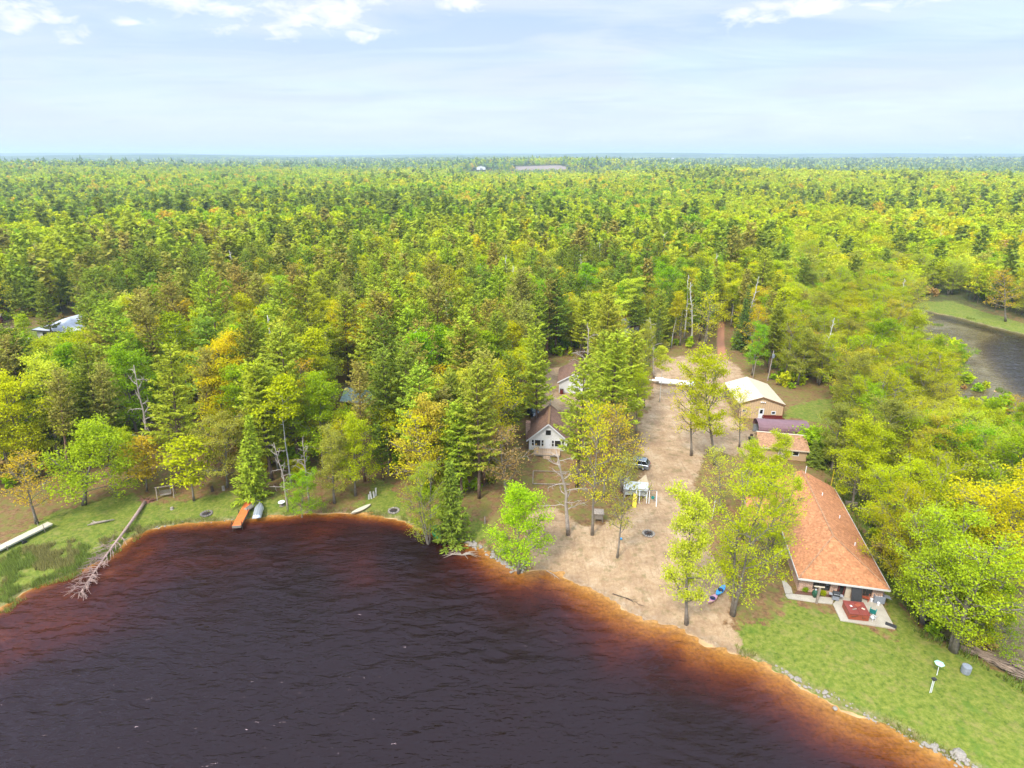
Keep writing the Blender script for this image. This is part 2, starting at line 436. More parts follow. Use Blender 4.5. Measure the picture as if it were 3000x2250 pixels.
LAKE = shore + [(52, 27), (70, 10), (95, -40), (95, -220), (-420, -220)]
SWAMP = [F(u, v, 0) for u, v in [(1768, 965), (1778, 1000), (1800, 1040), (1850, 1090), (1872, 1140), (1895, 1200), (1925, 1262), (1965, 1325), (2010, 1372), (2080, 1402), (2150, 1440), (2240, 1500)]] + \
        [(74, 44), (110, 30), (190, 30), (190, 130), (200, 185)] + [F(u, v, 0) for u, v in [(2330, 760), (2212, 722), (2120, 700), (2060, 686), (2000, 670), (1990, 690), (1960, 760), (1930, 820), (1880, 880), (1830, 935)]]
RIVER = [F(u, v, 0) for u, v in [(1998, 672), (2060, 683), (2120, 699), (2212, 722), (2330, 760)]] + [(200, 185), (190, 130), (165, 100)] + [F(u, v, 0) for u, v in [(2330, 930), (2212, 872), (2160, 840), (2118, 790), (2098, 745), (2130, 722), (2060, 702), (2000, 687)]]
SAND = [F(u, v) for u, v in [(1140, 1225), (1128, 1120), (1190, 1085), (1260, 1135), (1330, 1120), (1385, 1075), (1390, 1000), (1380, 920), (1400, 870), (1412, 840), (1405, 800), (1430, 772), (1540, 762), (1562, 768), (1605, 800), (1612, 850), (1592, 900),
        (1640, 940), (1620, 985), (1530, 975), (1500, 1030), (1510, 1120), (1560, 1230), (1575, 1330), (1600, 1420), (1560, 1392), (1480, 1370), (1280, 1300), (1190, 1232)]]
SAND2 = [F(u, v) for u, v in [(1180, 795), (1240, 790), (1250, 850), (1300, 860), (1400, 855), (1410, 880), (1300, 882), (1230, 880), (1195, 890), (1150, 870)]]
TRACK = [F(u, v) for u, v in [(1548, 772), (1548, 735), (1546, 705), (1552, 690), (1565, 692), (1570, 715), (1578, 770)]]
DRIVE_L = [F(u, v) for u, v in [(-60, 730), (-60, 712), (0, 708), (26, 700), (30, 706), (0, 722)]]
GRASS = [[F(u, v) for u, v in [(1640, 1330), (1700, 1290), (1760, 1320), (1940, 1365), (1925, 1290), (1965, 1325), (2020, 1385), (2150, 1440), (2212, 1470), (2300, 1600), (2300, 1800), (2000, 1700), (1800, 1540), (1600, 1430), (1580, 1370)]],
         [F(u, v) for u, v in [(-100, 1230), (0, 1180), (110, 1110), (250, 1070), (400, 1075), (500, 1065), (640, 1070), (640, 1120), (470, 1125), (330, 1150), (100, 1240), (0, 1310), (-100, 1380)]],
         [F(u, v) for u, v in [(750, 1110), (770, 1070), (820, 1030), (870, 1060), (900, 1140), (850, 1130)]],
         [F(u, v) for u, v in [(1690, 880), (1740, 870), (1800, 860), (1810, 920), (1740, 905), (1690, 905)]],
         [F(u, v) for u, v in [(1830, 1050), (1850, 1040), (1890, 1120), (1960, 1270), (1940, 1290), (1900, 1200)]],
         [F(u, v) for u, v in [(1010, 1110), (1070, 1120), (1100, 1200), (1060, 1190), (1000, 1150)]],
         [F(u, v) for u, v in [(30, 715), (110, 700), (90, 735), (30, 750)]],
         [F(u, v) for u, v in [(1960, 655), (2000, 650), (2060, 650), (2130, 675), (2212, 700), (2330, 740), (2212, 722), (2060, 686), (2000, 672), (2060, 705), (2090, 730), (1980, 720)]],
         [F(u, v) for u, v in [(1740, 545), (1820, 540), (1900, 545), (1850, 556), (1760, 556)]]]
FIELD_C = (128.0, 1760.0)
BUMPS = [(-1150, 1400, 600, 420, 17), (380, 930, 330, 240, 11), (700, 640, 260, 140, 5), (130, 1850, 330, 230, 15), (130, 2150, 420, 260, 18), (-200, 3600, 1500, 700, 14), (2600, 3300, 1500, 700, 20),
         (-500, 900, 260, 160, 5), (-3300, 5200, 2200, 1200, 42), (1200, 6800, 2600, 1000, 40), (5200, 7000, 2600, 1200, 46), (-5500, 8600, 2600, 1500, 48), (-800, 9600, 3000, 1200, 44), (4000, 10500, 3500, 1200, 52), (9000, 9500, 3000, 1500, 52), (-10000, 9500, 3000, 2000, 52)]
def ground_z(x, y):
    x = np.asarray(x, float); y = np.asarray(y, float)
    r = np.hypot(x, y)
    z = 0.75 + 0.5 * (fbm(x, y, 22, 3) - 0.5) + 0.12 * (fbm(x, y, 3.0, 8) - 0.5)
    far = np.clip((r - 230) / 500, 0, 1)
    z = z + far * (0.5 + 6 * (fbm(x, y, 520, 21) - 0.45))
    z = z + np.clip((r - 2500) / 4000, 0, 1) * 60 * (fbm(x, y, 2600, 5) - 0.44)
    for cx, cy, sx, sy, h in BUMPS:
        z = z + h * np.exp(-((x - cx) / sx) ** 2 - ((y - cy) / sy) ** 2)
    near = (np.abs(x) < 600) & (y < 500)
    if np.any(near):
        xn, yn = x[near], y[near]; zn = z[near]
        jx = xn + 1.2 * (fbm(xn, yn, 5, 31) - 0.5); jy = yn + 1.2 * (fbm(xn, yn, 5, 37) - 0.5)
        dl = sdf(LAKE, jx, jy); ds = sdf(SWAMP, xn, yn); dr = sdf(RIVER, xn, yn)
        land = np.minimum(zn, 0.06 + 0.11 * np.maximum(-dl, 0)) 
        d = np.maximum(dl, 0)
        wl = np.clip((-4 - xn) / 14, 0, 1)
        bedr = -(0.03 + 0.24 * np.minimum(d, 2.4) + 0.36 * np.clip(d - 2.4, 0, 10) + 0.05 * np.clip(d - 13, 0, 30))
        bedr = bedr + (fbm(xn, yn, 10, 44) - 0.5) * np.clip(d - 1.5, 0, 6) * 0.50
        bedl = -(0.08 + 0.62 * np.minimum(d, 2.6) + 0.06 * np.clip(d - 2.6, 0, 10) + 0.22 * np.clip(d - 12, 0, 14))
        bedl = bedl + (fbm(xn, yn, 9, 44) - 0.45) * np.clip(d - 1.0, 0, 4) * 0.75
        dark = np.exp(-((xn + 14) / 5) ** 2 - ((yn - 67) / 5) ** 2) * 2.2
        bed = bedr * (1 - wl) + bedl * wl - dark
        bed = np.minimum(bed, -0.03 - 0.04 * np.minimum(d, 3))
        zn = np.where(dl > 0, bed, land)
        hum = 0.10 - 0.10 * np.clip(ds, 0, 3) + 0.85 * (fbm(xn, yn, 7, 61) - 0.5)
        zn = np.where((ds > 0) & (dl <= 0), np.minimum(np.maximum(zn, -9), np.clip(hum, -0.6, 0.35)), zn)
        zn = np.where((ds <= 0) & (dl <= 0), np.minimum(zn, np.maximum(0.25 + 0.12 * -ds, 0.25)), zn)
        zn = np.where(dr > 0, np.minimum(zn, -0.05 - 0.25 * np.clip(dr, 0, 6) + 0.25 * (fbm(xn, yn, 9, 71) - 0.5)), zn)
        z = z.copy(); z[near] = zn
    return z
def gz(x, y): return float(ground_z(np.array([x]), np.array([y]))[0])

def axis_pts(a, b, step, lo, hi, g):
    c = list(np.arange(a, b + 1e-6, step)); s = step; p = c[-1]
    while p < hi: s *= g; p += s; c.append(p)
    s = step; p = c[0]; left = []
    while p > lo: s *= g; p -= s; left.append(p)
    return np.array(left[::-1] + c)
gx = axis_pts(-120, 130, 0.65, -16000, 16000, 1.045)
gy = axis_pts(26, 215, 0.65, -600, 16000, 1.030)
XX, YY = np.meshgrid(gx, gy); xf, yf = XX.ravel(), YY.ravel()
zf = ground_z(xf, yf)
nx_, ny_ = len(gx), len(gy)
ii = np.arange(nx_ * ny_).reshape(ny_, nx_)
quads = np.stack([ii[:-1, :-1].ravel(), ii[:-1, 1:].ravel(), ii[1:, 1:].ravel(), ii[1:, :-1].ravel()], 1)
# what covers the ground where: red sand, green grass, blue wet/forest floor
cov = np.zeros((len(xf), 4), np.float32); cov[:, 3] = 1
nm = (np.abs(xf) < 700) & (yf < 700)
jn = 3.0 * (fbm(xf[nm], yf[nm], 6, 91) - 0.5) + 1.5 * (fbm(xf[nm], yf[nm], 1.6, 92) - 0.5)
sd = np.maximum.reduce([sdf(P, xf[nm], yf[nm]) for P in (SAND, SAND2, DRIVE_L)])
cov[nm, 0] = np.clip(0.5 + (sd + jn * 0.9) / 2.4, 0, 1)
gd = np.maximum.reduce([sdf(P, xf[nm], yf[nm]) for P in GRASS])
cov[nm, 1] = np.clip(0.5 + (gd + jn * 1.3) / 3.0, 0, 1)
rr = np.hypot(xf, yf)
cov[:, 2] = np.clip((rr - 190) / 120, 0, 1)
wet = sdf(SWAMP, xf[nm], yf[nm]); cov[nm, 2] = np.maximum(cov[nm, 2], np.clip(0.5 + wet / 2, 0, 1))
def ruts():
    a = np.zeros(nm.sum())
    for du in (-4, 5):
        for (u0, v0, u1, v1) in [(1560 + du, 775, 1556 + du * 0.8, 735), (1556 + du * 0.8, 735, 1558 + du * 0.6, 695)]:
            p = np.array(F(u0, v0)); q = np.array(F(u1, v1)); e = q - p
            t = np.clip(((xf[nm] - p[0]) * e[0] + (yf[nm] - p[1]) * e[1]) / (e @ e), 0, 1)
            a = np.maximum(a, 1.0 - np.hypot(xf[nm] - p[0] - t * e[0], yf[nm] - p[1] - t * e[1]))
    return np.clip(a * 1.0, 0, 1)
RUT = ruts()

def ground_mat():
    m = bpy.data.materials.new('ground_cover'); m.use_nodes = True; m.node_tree.nodes.clear(); t = NT(m.node_tree)
    geo = t.a('ShaderNodeNewGeometry'); P = geo.outputs['Position']
    at = t.a('ShaderNodeAttribute', attribute_name='cover'); sp = t.a('ShaderNodeSeparateColor', {0: at.outputs[0]})
    rt = t.a('ShaderNodeAttribute', attribute_name='rut')
    n1 = t.noise(0.35, 7, P, 0.6); n2 = t.noise(2.2, 7, P, 0.68); n3 = t.noise(7.0, 4, P, 0.6); n4 = t.noise(0.09, 4, P, 0.5)
    n5 = t.noise(0.9, 6, t.a('ShaderNodeMapping', {0: P, 1: (40, 7, 0)}).outputs[0], 0.65)
    # needle litter, reddish brown with thin green
    lit = t.ramp(n2, [(0.30, (0.095, 0.052, 0.026)), (0.52, (0.21, 0.115, 0.05)), (0.72, (0.29, 0.18, 0.09))])
    lit2 = t.mix(t.ramp(n5, [(0.43, 0.0), (0.58, 0.85)]), lit, (0.165, 0.155, 0.035))
    # lawn
    gr = t.ramp(n2, [(0.28, (0.055, 0.095, 0.012)), (0.50, (0.150, 0.180, 0.024)), (0.72, (0.245, 0.245, 0.050))])
    gr2 = t.mix(t.ramp(n5, [(0.52, 0.0), (0.66, 0.50)]), gr, (0.25, 0.20, 0.07))
    gr3 = t.mix(t.ramp(t.noise(0.55, 6, t.a('ShaderNodeMapping', {0: P, 1: (3, 90, 0)}).outputs[0], 0.6), [(0.55, 0.0), (0.68, 0.55)]), gr2, (0.075, 0.145, 0.015))
    # sand
    sa = t.ramp(n1, [(0.34, (0.22, 0.125, 0.065)), (0.50, (0.38, 0.245, 0.125)), (0.66, (0.52, 0.385, 0.235))])
    sb = t.mix(0.55, sa, t.ramp(n2, [(0.3, (0.24, 0.14, 0.075)), (0.7, (0.46, 0.34, 0.21))]))
    tr = t.noise(1.1, 6, t.a('ShaderNodeMapping', {0: P, 2: (0, 0, 0.35), 3: (2.2, 0.22, 1)}).outputs[0], 0.6, 1.2)
    sc = t.mix(t.ramp(tr, [(0.52, 0.0), (0.66, 0.5)]), sb, (0.25, 0.145, 0.08))
    sc = t.mix(t.ramp(n5, [(0.53, 0.0), (0.66, 0.75)]), sc, (0.19, 0.145, 0.065))
    # damp woodland floor / marsh
    fo = t.ramp(n2, [(0.3, (0.035, 0.04, 0.014)), (0.55, (0.09, 0.085, 0.03)), (0.75, (0.12, 0.15, 0.03))])
    fo2 = t.mix(t.ramp(n1, [(0.5, 0.0), (0.65, 0.6)]), fo, (0.10, 0.145, 0.02))
    def edge(ch, amt=0.9):
        a = t.math('ADD', ch, t.math('MULTIPLY', t.math('SUBTRACT', n5.outputs[0], 0.5).outputs[0], amt).outputs[0])
        return t.ramp(a, [(0.40, 0.0), (0.62, 1.0)])
    c = t.mix(edge(sp.outputs[2]), lit2, fo2)
    c = t.mix(edge(sp.outputs[1], 1.5), c, gr3)
    c = t.mix(edge(sp.outputs[0], 1.7), c, sc)
    c = t.mix(t.ramp(rt.outputs['Fac'], [(0.2, 0.0), (0.7, 1.0)]), c, (0.42, 0.20, 0.11))
    # pebbly strand just above the water
    psz = t.a('ShaderNodeSeparateXYZ', {0: P}).outputs[2]
    rim = t.math('MULTIPLY', t.ramp(psz, [(0.0, 0.3), (0.04, 0.9), (0.10, 0.8), (0.2, 0.0)]).outputs[0], t.ramp(n2, [(0.4, 0.2), (0.6, 0.85)]).outputs[0])
    peb = t.a('ShaderNodeTexVoronoi', {'Vector': P, 'Scale': 3.2})
    pebc = t.ramp(peb.outputs['Color'], [(0.2, (0.16, 0.10, 0.06)), (0.6, (0.24, 0.165, 0.10)), (0.9, (0.33, 0.26, 0.19))])
    c = t.mix(rim, c, pebc)
    # lake bed: pale sand in the shallows, dark silt below
    bed = t.ramp(n1, [(0.3, (0.30, 0.17, 0.075)), (0.65, (0.52, 0.34, 0.165))])
    silt = t.ramp(n1, [(0.35, (0.05, 0.028, 0.02)), (0.65, (0.20, 0.085, 0.05))])
    zb = t.math('MULTIPLY', psz, -1.0)
    bedc = t.mix(t.ramp(zb, [(0.35, 0.0), (1.0, 1.0)]), bed, silt)
    c = t.mix(t.ramp(zb, [(0.0, 0.0), (0.03, 1.0)]), c, bedc)
    # far canopy: where single crowns no longer show
    fc = t.ramp(t.noise(0.004, 8, P, 0.62), [(0.35, (0.035, 0.07, 0.022)), (0.5, (0.08, 0.12, 0.03)), (0.62, (0.13, 0.18, 0.03)), (0.72, (0.16, 0.13, 0.08))])
    r_ = t.a('ShaderNodeVectorMath', {0: P}, operation='LENGTH')
    c = t.mix(t.a('ShaderNodeMapRange', {0: r_.outputs['Value'], 1: 3500.0, 2: 4600.0}), c, fc)
    # bare ploughed field far off
    fd = t.a('ShaderNodeAttribute', attribute_name='field')
    c = t.mix(fd.outputs['Fac'], c, (0.25, 0.195, 0.155))
    c = t.mix(1.0, c, (0.84, 0.84, 0.84), 'MULTIPLY')
    h = t.math('ADD', n2.outputs[0], t.math('MULTIPLY', n3.outputs[0], 0.5).outputs[0])
    bn = t.a('ShaderNodeBump', {'Height': h.outputs[0], 'Strength': 0.7, 'Distance': 0.12})
    b = t.a('ShaderNodeBsdfPrincipled', {'Base Color': C_(c), 'Roughness': 0.95, 'Specular IOR Level': 0.1, 'Normal': bn.outputs[0]})
    t.a('ShaderNodeOutputMaterial', {0: b.outputs[0]})
    return m
GM = ground_mat()
FIELD = [(8, 1690), (140, 1680), (165, 1800), (140, 1880), (12, 1870)]
gme = mesh_from('ground', np.stack([xf, yf, zf + np.clip((rr - 3900) / 700, 0, 1) * 13], 1), quads, GM, smooth=True)
ca = gme.color_attributes.new('cover', 'FLOAT_COLOR', 'POINT'); ca.data.foreach_set('color', cov.ravel())
ra = gme.attributes.new('rut', 'FLOAT', 'POINT'); rv = np.zeros(len(xf), np.float32); rv[nm] = RUT; ra.data.foreach_set('value', rv)
fa = gme.attributes.new('field', 'FLOAT', 'POINT'); fa.data.foreach_set('value', (sdf(FIELD, xf, yf) > 0).astype(np.float32))
tag(link('ground', gme), 'sandy and grassy lake shore, lawns and woodland floor', kind='structure')

# ------------------------------------------------------------------ water
def water_mat(name, bedc, sig, deep, wscale, rot, rough=0.05, gc=(0.58, 0.47, 0.57)):
    """peat-stained water: what is seen of the bed fades with the depth of water over it"""
    m = bpy.data.materials.new(name); m.use_nodes = True; m.node_tree.nodes.clear(); t = NT(m.node_tree)
    geo = t.a('ShaderNodeNewGeometry'); P = geo.outputs['Position']
    dp = t.a('ShaderNodeAttribute', attribute_name='depth').outputs['Fac']
    n1 = t.noise(0.55, 6, P, 0.62); n2 = t.noise(2.6, 5, P, 0.6)
    dn = t.math('MAXIMUM', t.math('ADD', dp, t.math('MULTIPLY', t.math('SUBTRACT', n1.outputs[0], 0.5).outputs[0], t.math('MINIMUM', dp, 0.9).outputs[0]).outputs[0]).outputs[0], 0.0)
    ch = []
    for k in range(3):
        e = t.math('POWER', math.exp(-sig[k]), dn.outputs[0]); ch.append(t.math('MULTIPLY', e.outputs[0], bedc[k]).outputs[0])
    tr = t.a('ShaderNodeCombineColor', {0: ch[0], 1: ch[1], 2: ch[2]})
    mot = t.ramp(n2, [(0.3, 0.60), (0.7, 1.25)])
    bcol = t.mix(1.0, t.mix(1.0, tr, mot, 'MULTIPLY'), (*deep, 1), 'ADD')
    a = t.noise(wscale * 2.2, 2, t.a('ShaderNodeMapping', {0: P, 2: (0, 0, rot), 3: (0.45, 1.3, 1)}).outputs[0], 0.5, 0.4)
    bn = t.a('ShaderNodeBump', {'Height': a.outputs[0], 'Strength': 1.0, 'Distance': 0.15})
    fr = t.a('ShaderNodeFresnel', {'IOR': 1.33, 'Normal': bn.outputs[0]})
    gl = t.a('ShaderNodeBsdfGlossy', {'Color': (*gc, 1), 'Roughness': rough, 'Normal': bn.outputs[0]})
    df = t.a('ShaderNodeBsdfDiffuse', {'Color': C_(bcol)})
    ms = t.a('ShaderNodeMixShader', {0: fr.outputs[0], 1: df.outputs[0], 2: gl.outputs[0]})
    t.a('ShaderNodeOutputMaterial', {0: ms.outputs[0]})
    return m
WM1 = water_mat('peaty_lake_water', (.33, .170, .045), (1.65, 2.6, 5.0), (.010, .006, .005), 1.0, 0.25)
WM2 = water_mat('dark_swamp_water', (.16, .13, .06), (1.6, 2.0, 3.2), (.008, .008, .008), 0.8, -0.1, 0.05, (0.62, 0.62, 0.62))
def offset_poly(poly, d):
    P = np.array(poly, float); n = len(P)
    ar = sum(P[i][0] * P[(i + 1) % n][1] - P[(i + 1) % n][0] * P[i][1] for i in range(n)); s = 1 if ar > 0 else -1
    out = []
    for i in range(n):
        a, b = P[i - 1], P[(i + 1) % n]; e = b - a; e /= np.linalg.norm(e)
        out.append((P[i][0] + s * e[1] * d, P[i][1] - s * e[0] * d))
    return out
def ripples(x, y):
    def rot(a): return x * cos(a) + y * sin(a), -x * sin(a) + y * cos(a)
    wx = x + 1.5 * (fbm(x, y, 9, 501, 2) - .5); wy = y + 2.0 * (fbm(x, y, 12, 502, 2) - .5)
    u, v = wx * cos(.22) + wy * sin(.22), -wx * sin(.22) + wy * cos(.22)
    u2, v2 = wx * cos(-.25) + wy * sin(-.25), -wx * sin(-.25) + wy * cos(-.25)
    h = .16 * (vnoise(u / 2.2, v / .80, 1, 511) - .5) + .14 * (vnoise(u2 / 1.5, v2 / .58, 1, 512) - .5) + .13 * (vnoise(u / 5.0, v / 2.2, 1, 513) - .5)
    return h * (.55 + .8 * vnoise(x, y, 17, 520))
def water_body(name, poly, wm, label, ax, ay, amp):
    X, Y = np.meshgrid(ax, ay); n, m = len(ax), len(ay)
    cxm, cym = np.meshgrid((ax[1:] + ax[:-1]) / 2, (ay[1:] + ay[:-1]) / 2)
    ins = sdf(poly, cxm.ravel(), cym.ravel()).reshape(m - 1, n - 1) > -1.3
    x, y = X.ravel(), Y.ravel(); z = ripples(x, y) * amp
    N = len(x); V = np.stack([x, y, z], 1)
    I = np.arange(N).reshape(m, n); j, i = np.nonzero(ins)
    a, b, c, d = I[j, i], I[j, i + 1], I[j + 1, i + 1], I[j + 1, i]
    F_ = np.stack([a, b, c, d], 1); used = np.unique(F_); mp = np.zeros(N, np.int64); mp[used] = np.arange(len(used))
    me = mesh_from(name, V[used], mp[F_], wm, smooth=True)
    at = me.attributes.new('depth', 'FLOAT', 'POINT'); at.data.foreach_set('value', np.clip(-ground_z(x[used], y[used]), 0, 9).astype(np.float32))
    tag(link(name, me), label, kind='structure')
water_body('lake_water', LAKE, WM1, 'dark peaty lake water, rusty orange in the shallows', axis_pts(-72, 62, .24, -420, 110, 1.12), axis_pts(34, 88, .20, -220, 100, 1.12), 1.0)
water_body('swamp_water', SWAMP, WM2, 'dark still river water flooding the wooded swamp', axis_pts(30, 205, .7, 20, 215, 1.1), axis_pts(25, 190, .5, 20, 210, 1.1), .5)

# ================================================================== trees
def leaf_mat(name, attr, trans=0.38):
    m = bpy.data.materials.new(name); m.use_nodes = True; m.node_tree.nodes.clear(); t = NT(m.node_tree)
    if attr:
        col = t.a('ShaderNodeAttribute', attribute_name='tint').outputs[0]
    else:
        oi = t.a('ShaderNodeObjectInfo'); geo = t.a('ShaderNodeNewGeometry')
        rp = t.ramp(geo.outputs['Random Per Island'], [(0.0, (0.80, 0.83, 0.8)), (0.5, (1.0, 1.0, 1.0)), (1.0, (1.22, 1.17, 1.15))])
        col = C_(t.mix(1.0, oi.outputs['Color'], rp, 'MULTIPLY'))
    d = t.a('ShaderNodeBsdfDiffuse', {'Color': col})
    tl = t.a('ShaderNodeBsdfTranslucent', {'Color': C_(t.mix(1.0, col, (1.25, 1.2, 0.7), 'MULTIPLY'))})
    ms = t.a('ShaderNodeMixShader', {0: trans, 1: d.outputs[0], 2: tl.outputs[0]})
    t.a('ShaderNodeOutputMaterial', {0: ms.outputs[0]})
    return m
LEAF = leaf_mat('leaves', False); NEEDLE = leaf_mat('needles', False, 0.22); FARLEAF = leaf_mat('forest_foliage', True, 0.3)
def bark(name, c, c2, sc=3.0):
    return pmat(name, c, 0.95, var=0.1, scale=sc, spec=0.1, bump=0.3, col2=c2)
bark('bark_grey', (0.27, 0.23, 0.18), (0.15, 0.125, 0.095)); bark('bark_brown', (0.20, 0.135, 0.095), (0.10, 0.07, 0.05))
bark('bark_white', (0.62, 0.60, 0.54), (0.36, 0.33, 0.28), 1.2); bark('bark_dead', (0.40, 0.34, 0.28), (0.24, 0.195, 0.155))
bark('bark_red', (0.26, 0.155, 0.10), (0.17, 0.10, 0.07))

def unit(v): return v / (np.linalg.norm(v, axis=-1, keepdims=True) + 1e-9)
class Tree:
    def __init__(s, seed): s.r = np.random.default_rng(seed); s.wood = MB(); s.c = []; s.n = []; s.s = []; s.asp = []; s.ax = []
    def leaves(s, c, sz, flat=0.6, asp=0.62, axis=None):
        c = np.asarray(c, float).reshape(-1, 3); k = len(c)
        n = s.r.normal(size=(k, 3)); n[:, 2] += flat * 2.0; n = unit(n)
        ax = s.r.normal(size=(k, 3)) if axis is None else np.broadcast_to(axis, (k, 3)) + s.r.normal(size=(k, 3)) * 0.25
        s.c.append(c); s.n.append(n); s.ax.append(ax); s.s.append(sz * s.r.uniform(0.65, 1.3, k)); s.asp.append(np.full(k, asp))
    def arrays(s):
        return [np.concatenate(q) for q in (s.c, s.n, s.ax, s.s, s.asp)]
def leaf_quads(A, frac=1.0, rng=None, grow=0.9, tri=False):
    c, n, ax, sz, asp = A
    if frac < 1:
        k = max(3, int(len(c) * frac)); idx = rng.choice(len(c), k, replace=False)
        c, n, ax, sz, asp = c[idx], n[idx], ax[idx], sz[idx] * (1 / math.sqrt(frac)) ** grow, np.maximum(asp[idx], 0.6)
    a = unit(ax - n * (ax * n).sum(1, keepdims=True)); b = np.cross(n, a)
    h = (sz / 2)[:, None]; hb = (sz * asp / 2)[:, None]
    if tri:
        V = np.stack([c + a * h * 1.3, c - a * h * 0.8 + b * hb * 1.4, c - a * h * 0.8 - b * hb * 1.4], 1)
        return V
    return np.stack([c + a * h * 1.15, c + b * hb * 1.1 + a * h * 0.1, c - a * h, c - b * hb * 1.1 - a * h * 0.1], 1)

def broadleaf(seed, h, R_, cb=0.3, nb=16, ncl=5, lp=22, ls=0.30, prof='round', up=0.55, cs=0.5, r0=None, bare=0.0, stems=1, lean=0.03, twig=True, droop=0.0):
    T = Tree(seed); r = T.r; r0 = r0 or h * 0.016
    for st in range(stems):
        th = r.uniform(0, 2 * pi); sp = 0 if stems == 1 else 0.16
        ld = np.array([cos(th), sin(th)]) * (lean if stems == 1 else sp)
        hh = h * (1 if st == 0 else r.uniform(0.75, 0.97))
        ts = np.linspace(0, 1, 9); wob = np.cumsum(r.normal(size=(9, 2)) * 0.012 * h, 0)
        tr = np.stack([ld[0] * ts * hh + wob[:, 0] * ts, ld[1] * ts * hh + wob[:, 1] * ts, ts * hh * 0.93], 1); tr[0, :2] = ld * 0.6 * st
        rr_ = r0 * (1 - 0.93 * ts ** 0.9); rr_[0] *= 1.35
        T.wood.tube(tr, rr_, 7)
        n_ = nb // stems + 1
        for k in range(n_):
            t = cb + (0.97 - cb) * (k + r.uniform(0.1, 0.9)) / n_
            i = min(int(t * 8), 7); f = t * 8 - i; p = tr[i] * (1 - f) + tr[i + 1] * f
            q = (t - cb) / (1 - cb)
            if prof == 'round': L = R_ * (0.55 + 0.62 * sin(pi * min(1, q * 0.9 + 0.12))) * (1 - 0.35 * q)
            elif prof == 'tall': L = R_ * (0.6 + 0.5 * sin(pi * (q * 0.8 + 0.1))) * (1 - 0.5 * q ** 2)
            else: L = R_ * (1.1 - 0.75 * q)
            L *= r.uniform(0.45, 1.45) * (0.8 if stems > 1 else 1)
            az = k * 2.399 + r.uniform(-.5, .5) + st; el = up * (0.5 + 0.9 * q) + r.uniform(-.15, .15)
            d = np.array([cos(az) * cos(el), sin(az) * cos(el), sin(el)])
            pts = [p]; m = 4
            for j in range(m):
                d = unit(d + np.array([0, 0, 0.10 - droop * (j + 1) * 0.5]) + r.normal(size=3) * 0.13); pts.append(pts[-1] + d * L / m)
            pts = np.array(pts); br = r0 * 0.36 * (1 - 0.65 * t) * np.linspace(1, 0.25, m + 1) + 0.012
            T.wood.tube(pts, br, 4, cap=False)
            cl = [pts[-1], pts[-2]]
            for j in range(ncl):
                u = r.uniform(0.3, 1.0); i2 = min(int(u * m), m - 1); b0 = pts[i2] * (1 - (u * m - i2)) + pts[i2 + 1] * (u * m - i2)
                az2 = az + r.choice([-1, 1]) * r.uniform(0.5, 1.3); e2 = r.uniform(-0.1, 0.8) - droop
                d2 = np.array([cos(az2) * cos(e2), sin(az2) * cos(e2), sin(e2)]); l2 = L * r.uniform(0.25, 0.5)
                b1 = b0 + d2 * l2 * 0.5 + r.normal(size=3) * 0.06 * l2; b2 = b0 + d2 * l2 + np.array([0, 0, 0.1 * l2])
                if twig: T.wood.tube([b0, b1, b2], [br[-1] * 1.3 + .012, br[-1] + .008, 0.008], 3, cap=False)
                cl += [b2, (b1 + b2) / 2]
            for c in cl:
                if r.random() < bare: continue
                k_ = int(lp * r.uniform(0.5, 1.4)); s_ = cs * r.uniform(0.7, 1.3)
                T.leaves(c + np.clip(r.normal(size=(k_, 3)), -1.9, 1.9) * [s_, s_, s_ * 0.42], ls)
    return T
